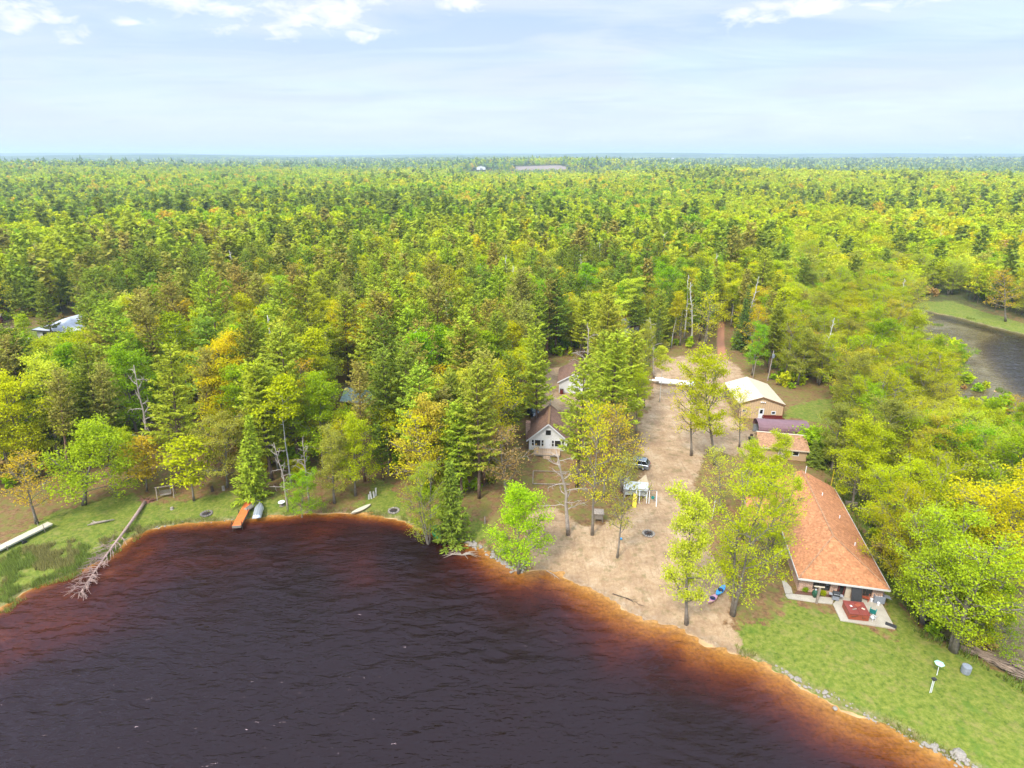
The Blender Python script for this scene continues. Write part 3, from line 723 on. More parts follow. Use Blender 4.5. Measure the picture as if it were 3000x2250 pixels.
def white_pine(seed, h, R_, cb=0.3, nw=15, dense=1.0, up=0.12, tuft=0.62, prof='pine'):
    T = Tree(seed); r = T.r; r0 = h * 0.0145
    ts = np.linspace(0, 1, 9); wob = np.cumsum(r.normal(size=(9, 2)) * 0.006 * h, 0)
    tr = np.stack([wob[:, 0] * ts, wob[:, 1] * ts, ts * h], 1)
    T.wood.tube(tr, r0 * (1 - 0.94 * ts) + 0.01, 7)
    for k in range(nw):
        t = cb + (0.985 - cb) * ((k + r.uniform(-.2, .2)) / (nw - 1)); t = min(max(t, cb), 0.985)
        i = min(int(t * 8), 7); p = tr[i] * (1 - (t * 8 - i)) + tr[i + 1] * (t * 8 - i)
        q = (t - cb) / (1 - cb); az0 = r.uniform(0, 2 * pi); nb_ = 5 if q < 0.85 else 4
        for b in range(nb_):
            if prof == 'pine': L = R_ * (0.35 + 0.75 * (1 - q) ** 0.7) * r.uniform(0.55, 1.15) * (0.6 + 0.4 * min(1, q * 5 + 0.3))
            elif prof == 'red': L = R_ * (0.55 + 0.5 * sin(pi * q)) * r.uniform(0.6, 1.1)
            else: L = R_ * (1.05 - q) * r.uniform(0.85, 1.1)
            az = az0 + b * 2 * pi / nb_ + r.uniform(-.35, .35); el = up + 0.55 * q + r.uniform(-.1, .1)
            d = np.array([cos(az) * cos(el), sin(az) * cos(el), sin(el)]); m = 3; pts = [p]
            for j in range(m): d = unit(d + [0, 0, 0.07 if prof != 'spruce' else 0.05]); pts.append(pts[-1] + d * L / m)
            pts = np.array(pts)
            T.wood.tube(pts, r0 * 0.22 * (1 - 0.6 * q) * np.linspace(1, 0.2, m + 1) + 0.008, 3, cap=False)
            side = np.array([-sin(az), cos(az), 0])
            nt = max(3, int(L * 3.4 * dense))
            for u in np.linspace(0.28 if prof == 'pine' else 0.15, 1.0, nt):
                i2 = min(int(u * m), m - 1); c0 = pts[i2] * (1 - (u * m - i2)) + pts[i2 + 1] * (u * m - i2)
                w_ = L * 0.33 * (1.15 - u) + 0.18
                k_ = 5
                off = r.uniform(-1, 1, (k_, 1)) * w_ * side + r.normal(size=(k_, 3)) * [0.12, 0.12, 0.07]
                out = unit(d + side * np.sign(off @ side)[:, None] * 0.8 + r.normal(size=(k_, 3)) * 0.35)
                T.c.append(c0 + off); n = r.normal(size=(k_, 3)) * 0.55; n[:, 2] += 1.2; T.n.append(unit(n)); T.ax.append(out)
                T.s.append(tuft * r.uniform(0.7, 1.25, k_)); T.asp.append(np.full(k_, 0.36))
    return T
def dead_tree(seed, h, R_, nb=14, up=0.5, cb=0.3, twigs=6, forked=False):
    T = Tree(seed); r = T.r; r0 = h * 0.015
    ts = np.linspace(0, 1, 9); wob = np.cumsum(r.normal(size=(9, 2)) * 0.012 * h, 0)
    tr = np.stack([wob[:, 0] * ts, wob[:, 1] * ts, ts * h], 1); T.wood.tube(tr, r0 * (1 - 0.85 * ts) + 0.01, 7)
    for k in range(nb):
        t = cb + (0.97 - cb) * k / nb; i = min(int(t * 8), 7); p = tr[i] * (1 - (t * 8 - i)) + tr[i + 1] * (t * 8 - i)
        L = R_ * r.uniform(0.45, 1.1) * (1 - 0.5 * t); az = k * 2.4 + r.uniform(-.5, .5); el = up + r.uniform(-.4, .4)
        d = np.array([cos(az) * cos(el), sin(az) * cos(el), sin(el)]); pts = [p]
        for j in range(4): d = unit(d + r.normal(size=3) * 0.22 + [0, 0, .06]); pts.append(pts[-1] + d * L / 4)
        br = r0 * 0.4 * (1 - 0.5 * t) * np.linspace(1, 0.25, 5) + 0.015
        T.wood.tube(pts, br, 4, cap=False)
        for j in range(twigs):
            b0 = pts[r.integers(1, 5)]; d2 = unit(d + r.normal(size=3) * 0.8); T.wood.tube([b0, b0 + d2 * L * 0.2, b0 + d2 * L * 0.36 + r.normal(size=3) * 0.1], [0.032, 0.024, 0.012], 3, cap=False)
    return T

PR = {}     # prototypes: (tree, kind, height)
def proto(key, T, h, barkm, leafm=None):
    A = T.arrays() if T.c else None
    wood = mesh_from(key + '_trunk', T.wood.v, T.wood.f, M[barkm], smooth=True)
    crown = None
    if A is not None:
        V = leaf_quads(A); crown = mesh_from(key + '_crown', V.reshape(-1, 3), np.arange(len(V) * 4).reshape(-1, 4), leafm)
    PR[key] = dict(A=A, h=h, wood=wood, crown=crown, bark=barkm)
for i, (h, R_, cb, prof, nb, bare) in enumerate([(15, 4.3, .16, 'round', 20, .08), (17, 3.5, .18, 'tall', 22, .12), (14, 4.8, .16, 'round', 19, .12), (18, 3.9, .26, 'tall', 24, .14)]):
    proto(f'maple{i}', broadleaf(100 + i, h, R_, cb, nb, 10, 27, .25, prof, bare=bare), h, 'bark_grey', LEAF)
for i, (h, R_) in enumerate([(18, 2.4), (19, 2.1), (17, 2.7)]):
    proto(f'aspen{i}', broadleaf(140 + i, h, R_, .56, 18, 5, 20, .32, 'tall', up=.75, cs=.5, r0=.13), h, 'bark_white', LEAF)
for i, (h, R_) in enumerate([(15, 3.6), (16, 3.2)]):
    proto(f'budding{i}', broadleaf(160 + i, h, R_, .25, 22, 7, 9, .25, 'round', cs=.55, bare=.12), h, 'bark_grey', LEAF)
for i, (h, R_) in enumerate([(16, 4.6), (18, 5.2), (15, 4.2)]):
    proto(f'willow{i}', broadleaf(170 + i, h, R_, .16, 30, 10, 28, .185, 'tall', cs=.48, bare=.30, stems=3 if i else 2, r0=.24), h, 'bark_grey', LEAF)
for i, (h, R_) in enumerate([(20, 4.4), (22, 4.8), (18, 3.9)]):
    proto(f'pine{i}', white_pine(200 + i, h, R_, .26, 17, 1.0), h, 'bark_brown', NEEDLE)
for i, (h, R_) in enumerate([(20, 3.0), (21, 3.3)]):
    proto(f'redpine{i}', white_pine(220 + i, h, R_, .45, 13, 1.0, .25, .55, 'red'), h, 'bark_red', NEEDLE)
for i, (h, R_) in enumerate([(16, 3.0), (13, 2.6), (18, 2.9)]):
    proto(f'spruce{i}', white_pine(240 + i, h, R_, .04, 26, 1.25, -.12, .50, 'spruce'), h, 'bark_brown', NEEDLE)
for i, (h, R_) in enumerate([(14, 3.0), (12, 3.6), (18, 1.7)]):
    proto(f'dead{i}', dead_tree(260 + i, h, R_, 15), h, 'bark_dead' if i < 2 else 'bark_white')
proto('shrub0', broadleaf(280, 3.2, 1.9, .05, 12, 5, 16, .24, 'round', cs=.45, r0=.05, stems=3), 3.2, 'bark_grey', LEAF)
proto('sapling0', broadleaf(281, 7.5, 1.7, .30, 14, 4, 14, .26, 'tall', cs=.42, r0=.09), 7.5, 'bark_grey', LEAF)

# leaf colours as the trees themselves have them (spring green to rusty buds)
PAL = {'lime': (.405, .450, .010), 'green': (.250, .365, .010), 'yellow': (.530, .475, .010), 'gold': (.510, .375, .025), 'rust': (.370, .235, .080), 'dull': (.335, .330, .045),
       'pale': (.480, .510, .035), 'pine': (.195, .245, .026), 'pinelt': (.310, .360, .026), 'redpine': (.285, .260, .045), 'spruce': (.120, .180, .034), 'grey': (.40, .36, .28), 'far': (.15, .215, .095)}
NTREE = [0]
KIND = {'maple': ('maple_tree', 'broadleaf tree'), 'aspen': ('aspen_tree', 'aspen tree'), 'budding': ('budding_tree', 'budding tree'), 'willow': ('willow_tree', 'willow tree'), 'pine': ('pine_tree', 'pine tree'), 'redpine': ('red_pine_tree', 'red pine tree'),
        'spruce': ('spruce_tree', 'spruce tree'), 'dead': ('dead_tree', 'dead tree'), 'shrub': ('shrub', 'shrub'), 'sapling': ('sapling', 'young tree')}
def place_tree(key, x, y, h, rz, col, label, group=None, tilt=(0, 0), wide=1.0, z=None):
    p = PR[key]; s = h / p['h']; sp = key.rstrip('0123456789'); nm_, cat = KIND[sp]
    zz_ = gz(x, y) - 0.06 if z is None else z
    t = empty(nm_, (x, y, max(zz_, -1.2)), rz, label, cat, group)
    t.rotation_euler = (tilt[0], tilt[1], rz); t.scale = (s * wide, s * wide, s)
    tr = link('trunk', p['wood'], t)
    if p['crown'] is not None:
        c = link('crown', p['crown'], t); c.color = (*col, 1)
    NTREE[0] += 1
    return t
rngT = np.random.default_rng(7)
def jit(c, a=0.10):
    c = np.array(c); return tuple(np.clip(c * (1 + rngT.uniform(-a, a, 3)), 0, 1))

# ---- the single trees of the shore, yard and lawns: base pixel, top pixel (2212-wide view)
def hero(key, ub, vb, ut, vt, col, label, wide=1.0, group=None, hmul=1.0):
    x, y = F(ub, vb, 0.7)
    lo, hi = 1.0, 34.0
    for _ in range(30):
        mid = (lo + hi) / 2
        if proj(x, y, mid)[1] > vt: lo = mid
        else: hi = mid
    h = mid * hmul
    u2 = proj(x, y, h)[0]; dep = proj(x, y, h)[2]
    dx = (ut - u2) * KF * dep / FPX
    return place_tree(key, x, y, h, 0, jit(PAL[col] if isinstance(col, str) else col, .05), label, group, (0, max(-.28, min(.28, math.atan2(dx, h)))), wide)
HEROES = [
 ('maple1', 1484, 1340, 1478, 1050, 'pale', 'sparse yellow-green tree on the sandy beach beside the pink and blue kayaks', .70),
 ('willow1', 1583, 1326, 1640, 985, 'lime', 'big leaning multi-trunk tree between the beach and the brick house', .78),
 ('willow0', 1648, 1235, 1690, 1010, 'lime', 'broken many-stemmed tree overhanging the brick house roof', .7),
 ('budding0', 1333, 1206, 1367, 985, 'dull', 'thin tall bare-trunked tree standing alone in the beach sand', .55),
 ('dead0', 1227, 1157, 1217, 985, 'grey', 'dead snag with bare drooping branches in front of the white cottage', 1.5),
 ('budding1', 1279, 1157, 1294, 880, 'yellow', 'slim yellow-budding tree beside the wooden box stand', .62),
 ('maple0', 1121, 1227, 1104, 1042, (.32, .46, .012), 'bright lime-green young tree on the rock-lined point', 1.0),
 ('willow1', 926, 1166, 905, 965, 'pinelt', 'white-barked birch leaning over the water on the small point', .72),
 ('spruce1', 978, 1160, 972, 990, 'pine', 'olive conifer at the water edge beside the leaning birch', 1.15),
 ('maple0', 918, 1062, 905, 862, (.50, .42, .045), 'golden yellow oak left of the white cottage', .95),
 ('maple3', 1000, 1062, 992, 885, 'green', 'bright green round maple left of the white cottage', .9),
 ('budding0', 1095, 1078, 1086, 930, 'rust', 'rusty red budding tree in the yard left of the white cottage', 1.25),
 ('budding1', 1055, 1020, 1062, 850, 'yellow', 'thin yellowish budding tree near the white cottage chimney', 1.0),
 ('pine1', 1246, 1052, 1262, 790, 'pinelt', 'large white pine whose boughs cross the white cottage roof', .95),
 ('pine0', 1318, 980, 1328, 735, 'pinelt', 'broad white pine behind the yellow budding trees of the yard', 1.1),
 ('pine2', 1352, 925, 1370, 730, 'pinelt', 'white pine nearest the white flatbed trailer', 1.05),
 ('maple3', 1392, 880, 1402, 700, 'dull', 'tall thin trunked tree at the end of the white trailer', .45),
 ('maple3', 1545, 1005, 1527, 752, 'lime', 'tall yellow-green maple in the middle of the sandy drive', .78),
 ('budding0', 1493, 985, 1500, 800, 'yellow', 'twin-trunk yellow tree beside the tall drive maple', .8),
 ('budding1', 1345, 1062, 1330, 880, 'gold', 'copper-leaved budding tree behind the silver SUV', 1.05),
 ('budding0', 1305, 1075, 1312, 905, 'rust', 'rust-tinted tree right of the white cottage', .75),
 ('maple0', 182, 1091, 196, 905, (.34, .42, .016), 'broad bright maple with a stout trunk on the left lawn', 1.25),
 ('budding0', 80, 1132, 50, 985, 'gold', 'thin budding tree beside the pale dock on the left lawn', 1.1),
 ('maple1', 278, 1043, 262, 935, 'lime', 'small maple behind the broad lawn maple', 1.1),
 ('dead0', 325, 1028, 298, 800, 'grey', 'tall dying pine with broken top on the left lawn', .8),
 ('sapling0', 318, 1062, 308, 955, 'gold', 'slender golden sapling at the root ball of the fallen pine', 1.25),
 ('pine0', 393, 1049, 372, 762, 'pinelt', 'tall white pine behind the wooden garden swing', .92),
 ('sapling0', 419, 1081, 398, 955, 'lime', 'slender lime sapling right of the wooden garden swing', 1.3),
 ('maple2', 492, 1054, 470, 905, 'dull', 'spreading oak above the little shrine stones on the left lawn', .95),
 ('redpine0', 528, 935, 505, 820, 'redpine', 'old red pine in front of the hidden grey cabin', 1.2),
 ('spruce1', 543, 1078, 540, 905, 'pinelt', 'pale cedar standing behind the orange dock', 1.0),
 ('dead0', 622, 1098, 598, 960, 'grey', 'dead grey tree with hooked branches near the shore', 1.0),
 ('dead1', 668, 1085, 652, 955, 'grey', 'second dead tree with curling bare limbs near the shore', .9),
 ('maple2', 650, 1110, 645, 1010, 'green', 'low dense green tree touching the water at the cove', .8),
 ('maple1', 722, 1082, 706, 925, 'dull', 'dull green shoreline tree left of the white canoe', .95),
 ('maple0', 768, 1068, 752, 900, 'lime', 'lime maple beside the white birch stumps', .8),
 ('pine0', 845, 1014, 826, 770, 'pine', 'dark-trunked tall pine left of the golden oak', .85),
 ('maple0', 700, 1015, 672, 820, 'green', 'deep green maple above the cove', .95),
 ('maple3', 615, 985, 596, 800, 'lime', 'bright maple beside the hidden grey cabin', .9),
 ('pine2', 1160, 935, 1155, 720, 'pinelt', 'tall white pine on the left side of the white cottage', .9),
 ('pine0', 1010, 945, 1000, 700, 'pinelt', 'wide white pine in the woods left of the white cottage', 1.0),
 ('dead1', 1262, 880, 1270, 715, 'grey', 'bare white tree between the white cottage and the back garage', 1.0),
 ('dead0', 1412, 815, 1410, 690, 'rust', 'leafless reddish tree behind the white flatbed trailer', .9),
 ('maple3', 1374, 938, 1386, 800, 'lime', 'slender lime tree on the left edge of the drive above the silver SUV', .6),
 ('aspen1', 1425, 868, 1432, 745, 'pale', 'thin pale tree between the white trailer and the drive', .9),
 ('budding0', 1597, 965, 1606, 850, 'yellow', 'sparse yellow tree left of the tan shed', .8),
 ('maple1', 1668, 1068, 1684, 940, 'lime', 'leafy lime tree in front of the tan shed wall', .85),
 ('budding1', 1556, 1108, 1552, 975, 'pale', 'pale budding tree in the yard left of the brick house', .8),
 ('maple3', 1620, 1120, 1632, 960, 'lime', 'upright lime tree at the back left of the brick house', .65),
 ('pine0', 1296, 925, 1300, 730, 'pinelt', 'white pine behind the cottage on the lane side', .9),
 ('redpine1', 232, 1008, 222, 800, 'redpine', 'tall red pine with a bare lower trunk behind the left lawn maple', .9),
 ('redpine0', 455, 985, 440, 770, 'redpine', 'tall red pine with a bare lower trunk right of the garden swing', .85),
 ('redpine1', 148, 1035, 128, 815, 'redpine', 'leaning red pine with a bare lower trunk above the pale rolling dock', .85),
 ('pine1', 585, 1040, 566, 800, 'pinelt', 'tall white pine standing over the rowboats', .75),
 ('redpine0', 788, 1040, 770, 800, 'redpine', 'tall red pine with a bare lower trunk above the birch stumps', .8),
 ('maple1', 1624, 810, 1640, 700, (.24, .42, .016), 'round green tree at the edge of the track behind the tan building', .85),
 ('spruce0', 1560, 690, 1530, 560, (.34, .27, .04), 'bronze-green spruce where the rutted track enters the forest', 1.0),
 ('shrub0', 1757, 975, 1757, 930, 'green', 'rounded green shrub at the corner of the tan shed', 1.3),
 ('spruce1', 1762, 1005, 1762, 955, 'pine', 'low feathery dark conifer right of the tan shed', 1.6),
 ('willow2', 2058, 1402, 2120, 1110, (.34, .44, .018), 'huge multi-trunk tree at the right edge of the lawn', 1.0),
 ('willow1', 1995, 1338, 2010, 1080, (.34, .44, .018), 'large leafy tree at the corner of the brick house lawn', .9),
 ('willow0', 1905, 1180, 1930, 960, 'lime', 'leafy swamp tree right of the brick house roof', .9),
 ('maple0', 1842, 1100, 1850, 905, 'lime', 'tree standing in the flooded strip behind the brick house', .8),
 ('willow0', 2130, 1290, 2150, 960, 'yellow', 'yellow-green swamp tree rising at the right border', 1.0),
 ('maple2', 2150, 640, 2130, 560, 'green', 'rich green maple on the far bank of the river', 1.0),
 ('budding1', 2172, 695, 2170, 580, 'gold', 'amber budding tree leaning from the far river bank', 1.0),
]
for h_ in HEROES: hero(*h_[:6], h_[6], wide=h_[7])

# ---- woods
def polypx(pts): return [(u, v) for u, v in pts]
NOFILL = [F_ for F_ in (
 [F(u, v) for u, v in [(-200, 1150), (0, 1085), (100, 1045), (235, 1005), (305, 960), (335, 900), (425, 895), (470, 985), (550, 1020), (590, 1082), (735, 1082), (775, 1066), (870, 1062), (945, 1130), (1030, 1105), (1085, 1040), (1125, 990), (1125, 905), (1150, 880), (1165, 800), (1190, 780), (1250, 775),
    (1300, 850), (1400, 835), (1400, 790), (1430, 760), (1540, 755), (1545, 700), (1550, 680), (1565, 680), (1580, 760), (1640, 800), (1700, 850), (1760, 850), (1810, 860), (1815, 920), (1770, 960), (1775, 1000), (1800, 1045), (1860, 1095), (1890, 1200), (1925, 1265), (2010, 1372), (2080, 1402), (2150, 1440), (2350, 1500), (2350, 1900), (-400, 1900)]],
 [F(u, v) for u, v in [(70, 735), (60, 690), (200, 690), (200, 735)]],
 [F(u, v) for u, v in [(-60, 735), (-60, 700), (40, 690), (40, 730)]],
 [F(u, v) for u, v in [(1960, 655), (2000, 640), (2060, 640), (2130, 668), (2212, 690), (2330, 730), (2330, 930), (2212, 880), (2130, 830), (2062, 745), (1980, 720)]],
 [F(u, v) for u, v in [(1730, 560), (1750, 545), (1820, 540), (1900, 543), (1860, 560)]],
 [F(u, v) for u, v in [(1190, 850), (1190, 780), (1290, 780), (1290, 850)]],
 [F(u, v) for u, v in [(730, 870), (730, 835), (800, 835), (800, 870)]],
 FIELD)]
# windows through the trees: roofs and walls that the photograph shows (rectangle, farthest distance it concerns)
KEEP = [(1138, 872, 1228, 985, 95), (1592, 818, 1700, 905, 108), (1625, 900, 1745, 1000, 100), (88, 672, 165, 716, 160), (1200, 795, 1240, 850, 120), (1350, 688, 1395, 722, 164), (1546, 712, 1572, 770, 145), (1425, 815, 1480, 835, 122), (0, 682, 25, 710, 178), (745, 840, 790, 865, 118), (1440, 772, 1500, 800, 130), (1190, 790, 1215, 840, 120), (2010, 668, 2230, 712, 172), (2095, 715, 2230, 800, 140), (2075, 700, 2230, 850, 125), (1790, 1015, 1860, 1075, 78)]
def allowed(x, y):
    ok = (sdf(LAKE, x, y) < -2.0)
    for P in NOFILL: ok &= sdf(P, x, y) < -0.6
    ok &= sdf(RIVER, x, y) < -1.5
    return ok
def visible_ok(x, y, h, r_):
    for (u0, v0, u1, v1, yt) in KEEP:
        if y >= yt: continue
        ub, vb, d = proj(x, y, 0.8); ut, vt, d2 = proj(x, y, h); rr2 = r_ * FPX / d2 / KF
        um = (ub + ut) / 2
        # crown box
        vc = vb + (vt - vb) * 0.25
        if min(ub, ut) - rr2 < u1 and max(ub, ut) + rr2 > u0 and vt < v1 and vb > v0:
            if vt < v1 and vc > v0 + 0: return False
            if abs(um - (u0 + u1) / 2) < (u1 - u0) / 2 and vb > v0: return False
    return True
def scatter(r0, r1, step, seed, half=0.80, warp=1.0):
    r = np.random.default_rng(seed)
    xs = np.arange(-r1, r1, step); ys = np.arange(0, r1, step)
    X, Y = np.meshgrid(xs, ys); X = X + (np.arange(len(ys)) % 2 * step / 2)[:, None]
    X = X.ravel() + r.uniform(-.42, .42, X.size) * step; Y = Y.ravel() + r.uniform(-.42, .42, Y.size) * step
    d = np.hypot(X, Y); az = np.arctan2(X, Y)
    k = (d >= r0) & (d < r1) & (np.abs(az) < half)
    return X[k], Y[k]
def species(x, y, r):
    """what grows where: returns species key and leaf colour; patches follow the ground"""
    n1 = fbm(x, y, 60, 301); n2 = fbm(x, y, 140, 302); n3 = fbm(x, y, 35, 303); d = np.hypot(x, y); n4 = fbm(x, y, 420, 304)
    q = r.random(x.size); out = []
    for i in range(x.size):
        xi, yi, di = x[i], y[i], d[i]; a, b, c, e = n1[i], n2[i], n3[i], n4[i]
        right = xi > 0.42 * yi + 8 and di < 330
        if right:
            if q[i] < .42: s, cl = 'willow', ('lime' if c < .56 else 'pale')
            elif q[i] < .68: s, cl = 'maple', ('lime', 'pale', 'lime', 'dull')[int(c * 30) % 4]
            elif q[i] < .86: s, cl = 'budding', ('gold' if b > .60 and a > .5 else 'yellow' if c > .5 else 'pale')
            elif q[i] < .90: s, cl = 'dead', 'grey'
            elif q[i] < .95 and yi > 170: s, cl = 'pine', 'pine'
            else: s, cl = 'maple', 'green'
        elif di < 330:
            if a > .55: w_ = (.42, .10, .10)            # pine patches
            elif a < .44: w_ = (.16, .05, .06)
            else: w_ = (.28, .14, .05)
            red = .12 if (xi < 20 and yi < 190 and b > .45) else .03
            if q[i] < w_[0]: s, cl = 'pine', ('pinelt' if c > .45 else 'pine')
            elif q[i] < w_[0] + red + .04: s, cl = 'redpine', 'redpine'
            elif yi < 128 and q[i] < w_[0] + red + .04 + w_[2]: s, cl = 'pine', 'pinelt'
            elif q[i] < w_[0] + red + .04 + w_[2] + (.16 if xi > 10 else 0): s, cl = 'spruce', ('spruce' if c > .5 else 'pine')
            elif q[i] > .95: s, cl = 'dead', 'grey'
            elif q[i] > .89: s, cl = 'budding', ('gold' if c > .5 else 'yellow')
            elif q[i] > .77 or (b > .56 and yi > 190 and q[i] > .6): s, cl = 'aspen', ('lime' if c > .42 else 'green')
            else: s, cl = 'maple', (('green', 'lime', 'lime', 'yellow', 'pale')[int(c * 50 + b * 30) % 5])
        else:
            pine = .08 + (.34 if b > .62 else 0) - (.12 if b < .46 else 0) + (.18 if e > .64 else 0)
            if di > 1600: pine += .16 * (e > .45)
            if di > 2200: pine += .30
            if di > 1450 and q[i] < .62 * min(1, (di - 1450) / 350) and not (abs(xi - 130) < 240 and 1880 < yi < 2300):
                out.append((('spruce', 'pine', 'budding')[int(q[i] * 97) % 3], 'far')); continue
            pine = max(.06, pine)
            if q[i] < pine * .55: s, cl = 'pine', 'pine'
            elif q[i] < pine: s, cl = 'spruce', 'spruce'
            elif q[i] > .955: s, cl = 'dead', 'grey'
            elif q[i] > .90: s, cl = 'budding', ('rust' if c > .60 else 'gold' if c > .55 else 'pale' if c > .46 else 'dull')
            elif q[i] > .62: s, cl = 'aspen', ('pale' if e > .55 else 'green' if c < .45 else 'lime')
            else:
                k = (a * 1.3 + c * .7 + e * 0.6) % 1.0
                s = 'maple'; cl = 'green' if k < .20 else 'lime' if k < .56 else 'yellow' if k < .72 else 'pale' if k < .93 else 'gold'
            if xi > .35 * yi and cl in ('green',): cl = 'lime'
        out.append((s, cl))
    return out
NV = {'maple': 4, 'aspen': 3, 'budding': 2, 'willow': 3, 'pine': 3, 'redpine': 2, 'spruce': 3, 'dead': 3}
ZONES = [(-400, -55, 0, 150, 'behind the left lawn'), (-55, 0, 0, 150, 'between left lawn and cottage'), (0, 24, 0, 140, 'around the white cottage'), (24, 52, 0, 160, 'behind the sandy clearing'),
         (52, 400, 0, 75, 'in swamp beside the brick house'), (52, 400, 75, 120, 'in swamp beyond the tan shed'), (52, 400, 120, 160, 'between tan building and river'), (-400, -90, 150, 999, 'round the grey metal-roofed house'),
         (-90, -30, 150, 999, 'in woods behind the grey cabin'), (-30, 20, 140, 999, 'in woods behind the back garage'), (20, 60, 140, 999, 'beside the rutted forest track'), (60, 400, 160, 999, 'beyond the river meadow')]
def zone(x, y):
    for x0, x1, y0, y1, n in ZONES:
        if x0 <= x < x1 and y0 <= y < y1: return n
    return 'at the edge of the near woods'
CW = {'green': 'deep green', 'lime': 'lime green', 'yellow': 'yellow-green', 'gold': 'golden', 'rust': 'rusty', 'dull': 'dull green', 'pale': 'pale green', 'pine': 'dark green', 'pinelt': 'fresh green', 'redpine': 'olive', 'far': 'grey-green', 'spruce': 'blackish green', 'grey': 'bare grey'}
SW = {'maple': 'broadleaf tree', 'aspen': 'white-stemmed aspen', 'budding': 'budding tree', 'willow': 'many-stemmed tree', 'pine': 'white pine', 'redpine': 'red pine', 'spruce': 'spruce', 'dead': 'leafless tree'}
CS = {'green': 'green', 'lime': 'lime', 'yellow': 'yellow', 'gold': 'golden', 'rust': 'rusty', 'dull': 'dull', 'pale': 'pale', 'pine': 'dark', 'pinelt': 'bright', 'redpine': 'olive', 'far': 'grey-green', 'spruce': 'black', 'grey': 'grey'}
SS = {'maple': 'broadleaf', 'aspen': 'aspen', 'budding': 'buds', 'willow': 'willow', 'pine': 'pine', 'redpine': 'redpine', 'spruce': 'spruce', 'dead': 'snag'}
NFX, NFY = scatter(35, 330, 4.7, 11)
k_ = allowed(NFX, NFY); NFX, NFY = NFX[k_], NFY[k_]
od = np.argsort(np.hypot(NFX, NFY)); NFX, NFY = NFX[od], NFY[od]
spc = species(NFX, NFY, np.random.default_rng(12))
cnt = {}; rest = []
for i in range(len(NFX)):
    x, y = NFX[i], NFY[i]; s, cl = spc[i]; r1 = rngT.random()
    u, v, dep = proj(x, y, 8)
    if u < -160 or u > 2380: 
        continue
    key = f'{s}{rngT.integers(NV[s])}'; h = PR[key]['h'] * rngT.uniform(.76, 1.12)
    if x > 0.42 * y + 8: h *= .88
    elif x < -15 and y < 125: h *= 1.1
    if x > 45 and y < 60: h *= .85
    if not visible_ok(x, y, h, 2.6):
        h *= .62
        if h < 8 or not visible_ok(x, y, h, 2.0): continue
    inview = -60 < u < 2270
    c = jit(tuple(np.array(PAL[cl]) * (.84 if x > 0.42 * y + 8 else 1)), .12)
    cap = {'maple': 290, 'pine': 240, 'spruce': 120, 'aspen': 120, 'willow': 150, 'budding': 120, 'redpine': 60, 'dead': 60}[s]
    if inview and cnt.get(s, 0) < cap:
        cnt[s] = cnt.get(s, 0) + 1
        zn_ = zone(x, y)
        hz_ = 'tall' if h > 18.5 else 'short' if h < 14 else 'middling'
        dd_ = (NFX - x) ** 2 + (NFY - y) ** 2; dd_[i] = 1e9; nb_ = spc[int(np.argmin(dd_))]
        place_tree(key, x, y, h, rngT.uniform(0, 6.28), c, f'{hz_} {CW[cl]} {SW[s]} by {CS[nb_[1]]} {SS[nb_[0]]} {zn_}', f'{CW[cl]} {SW[s]}s {zn_}', (rngT.normal() * .025, rngT.normal() * .025), rngT.uniform(.9, 1.12))
    else: rest.append((x, y, s, cl, key, h))
print('near trees', cnt, NTREE[0], 'rest', len(rest))

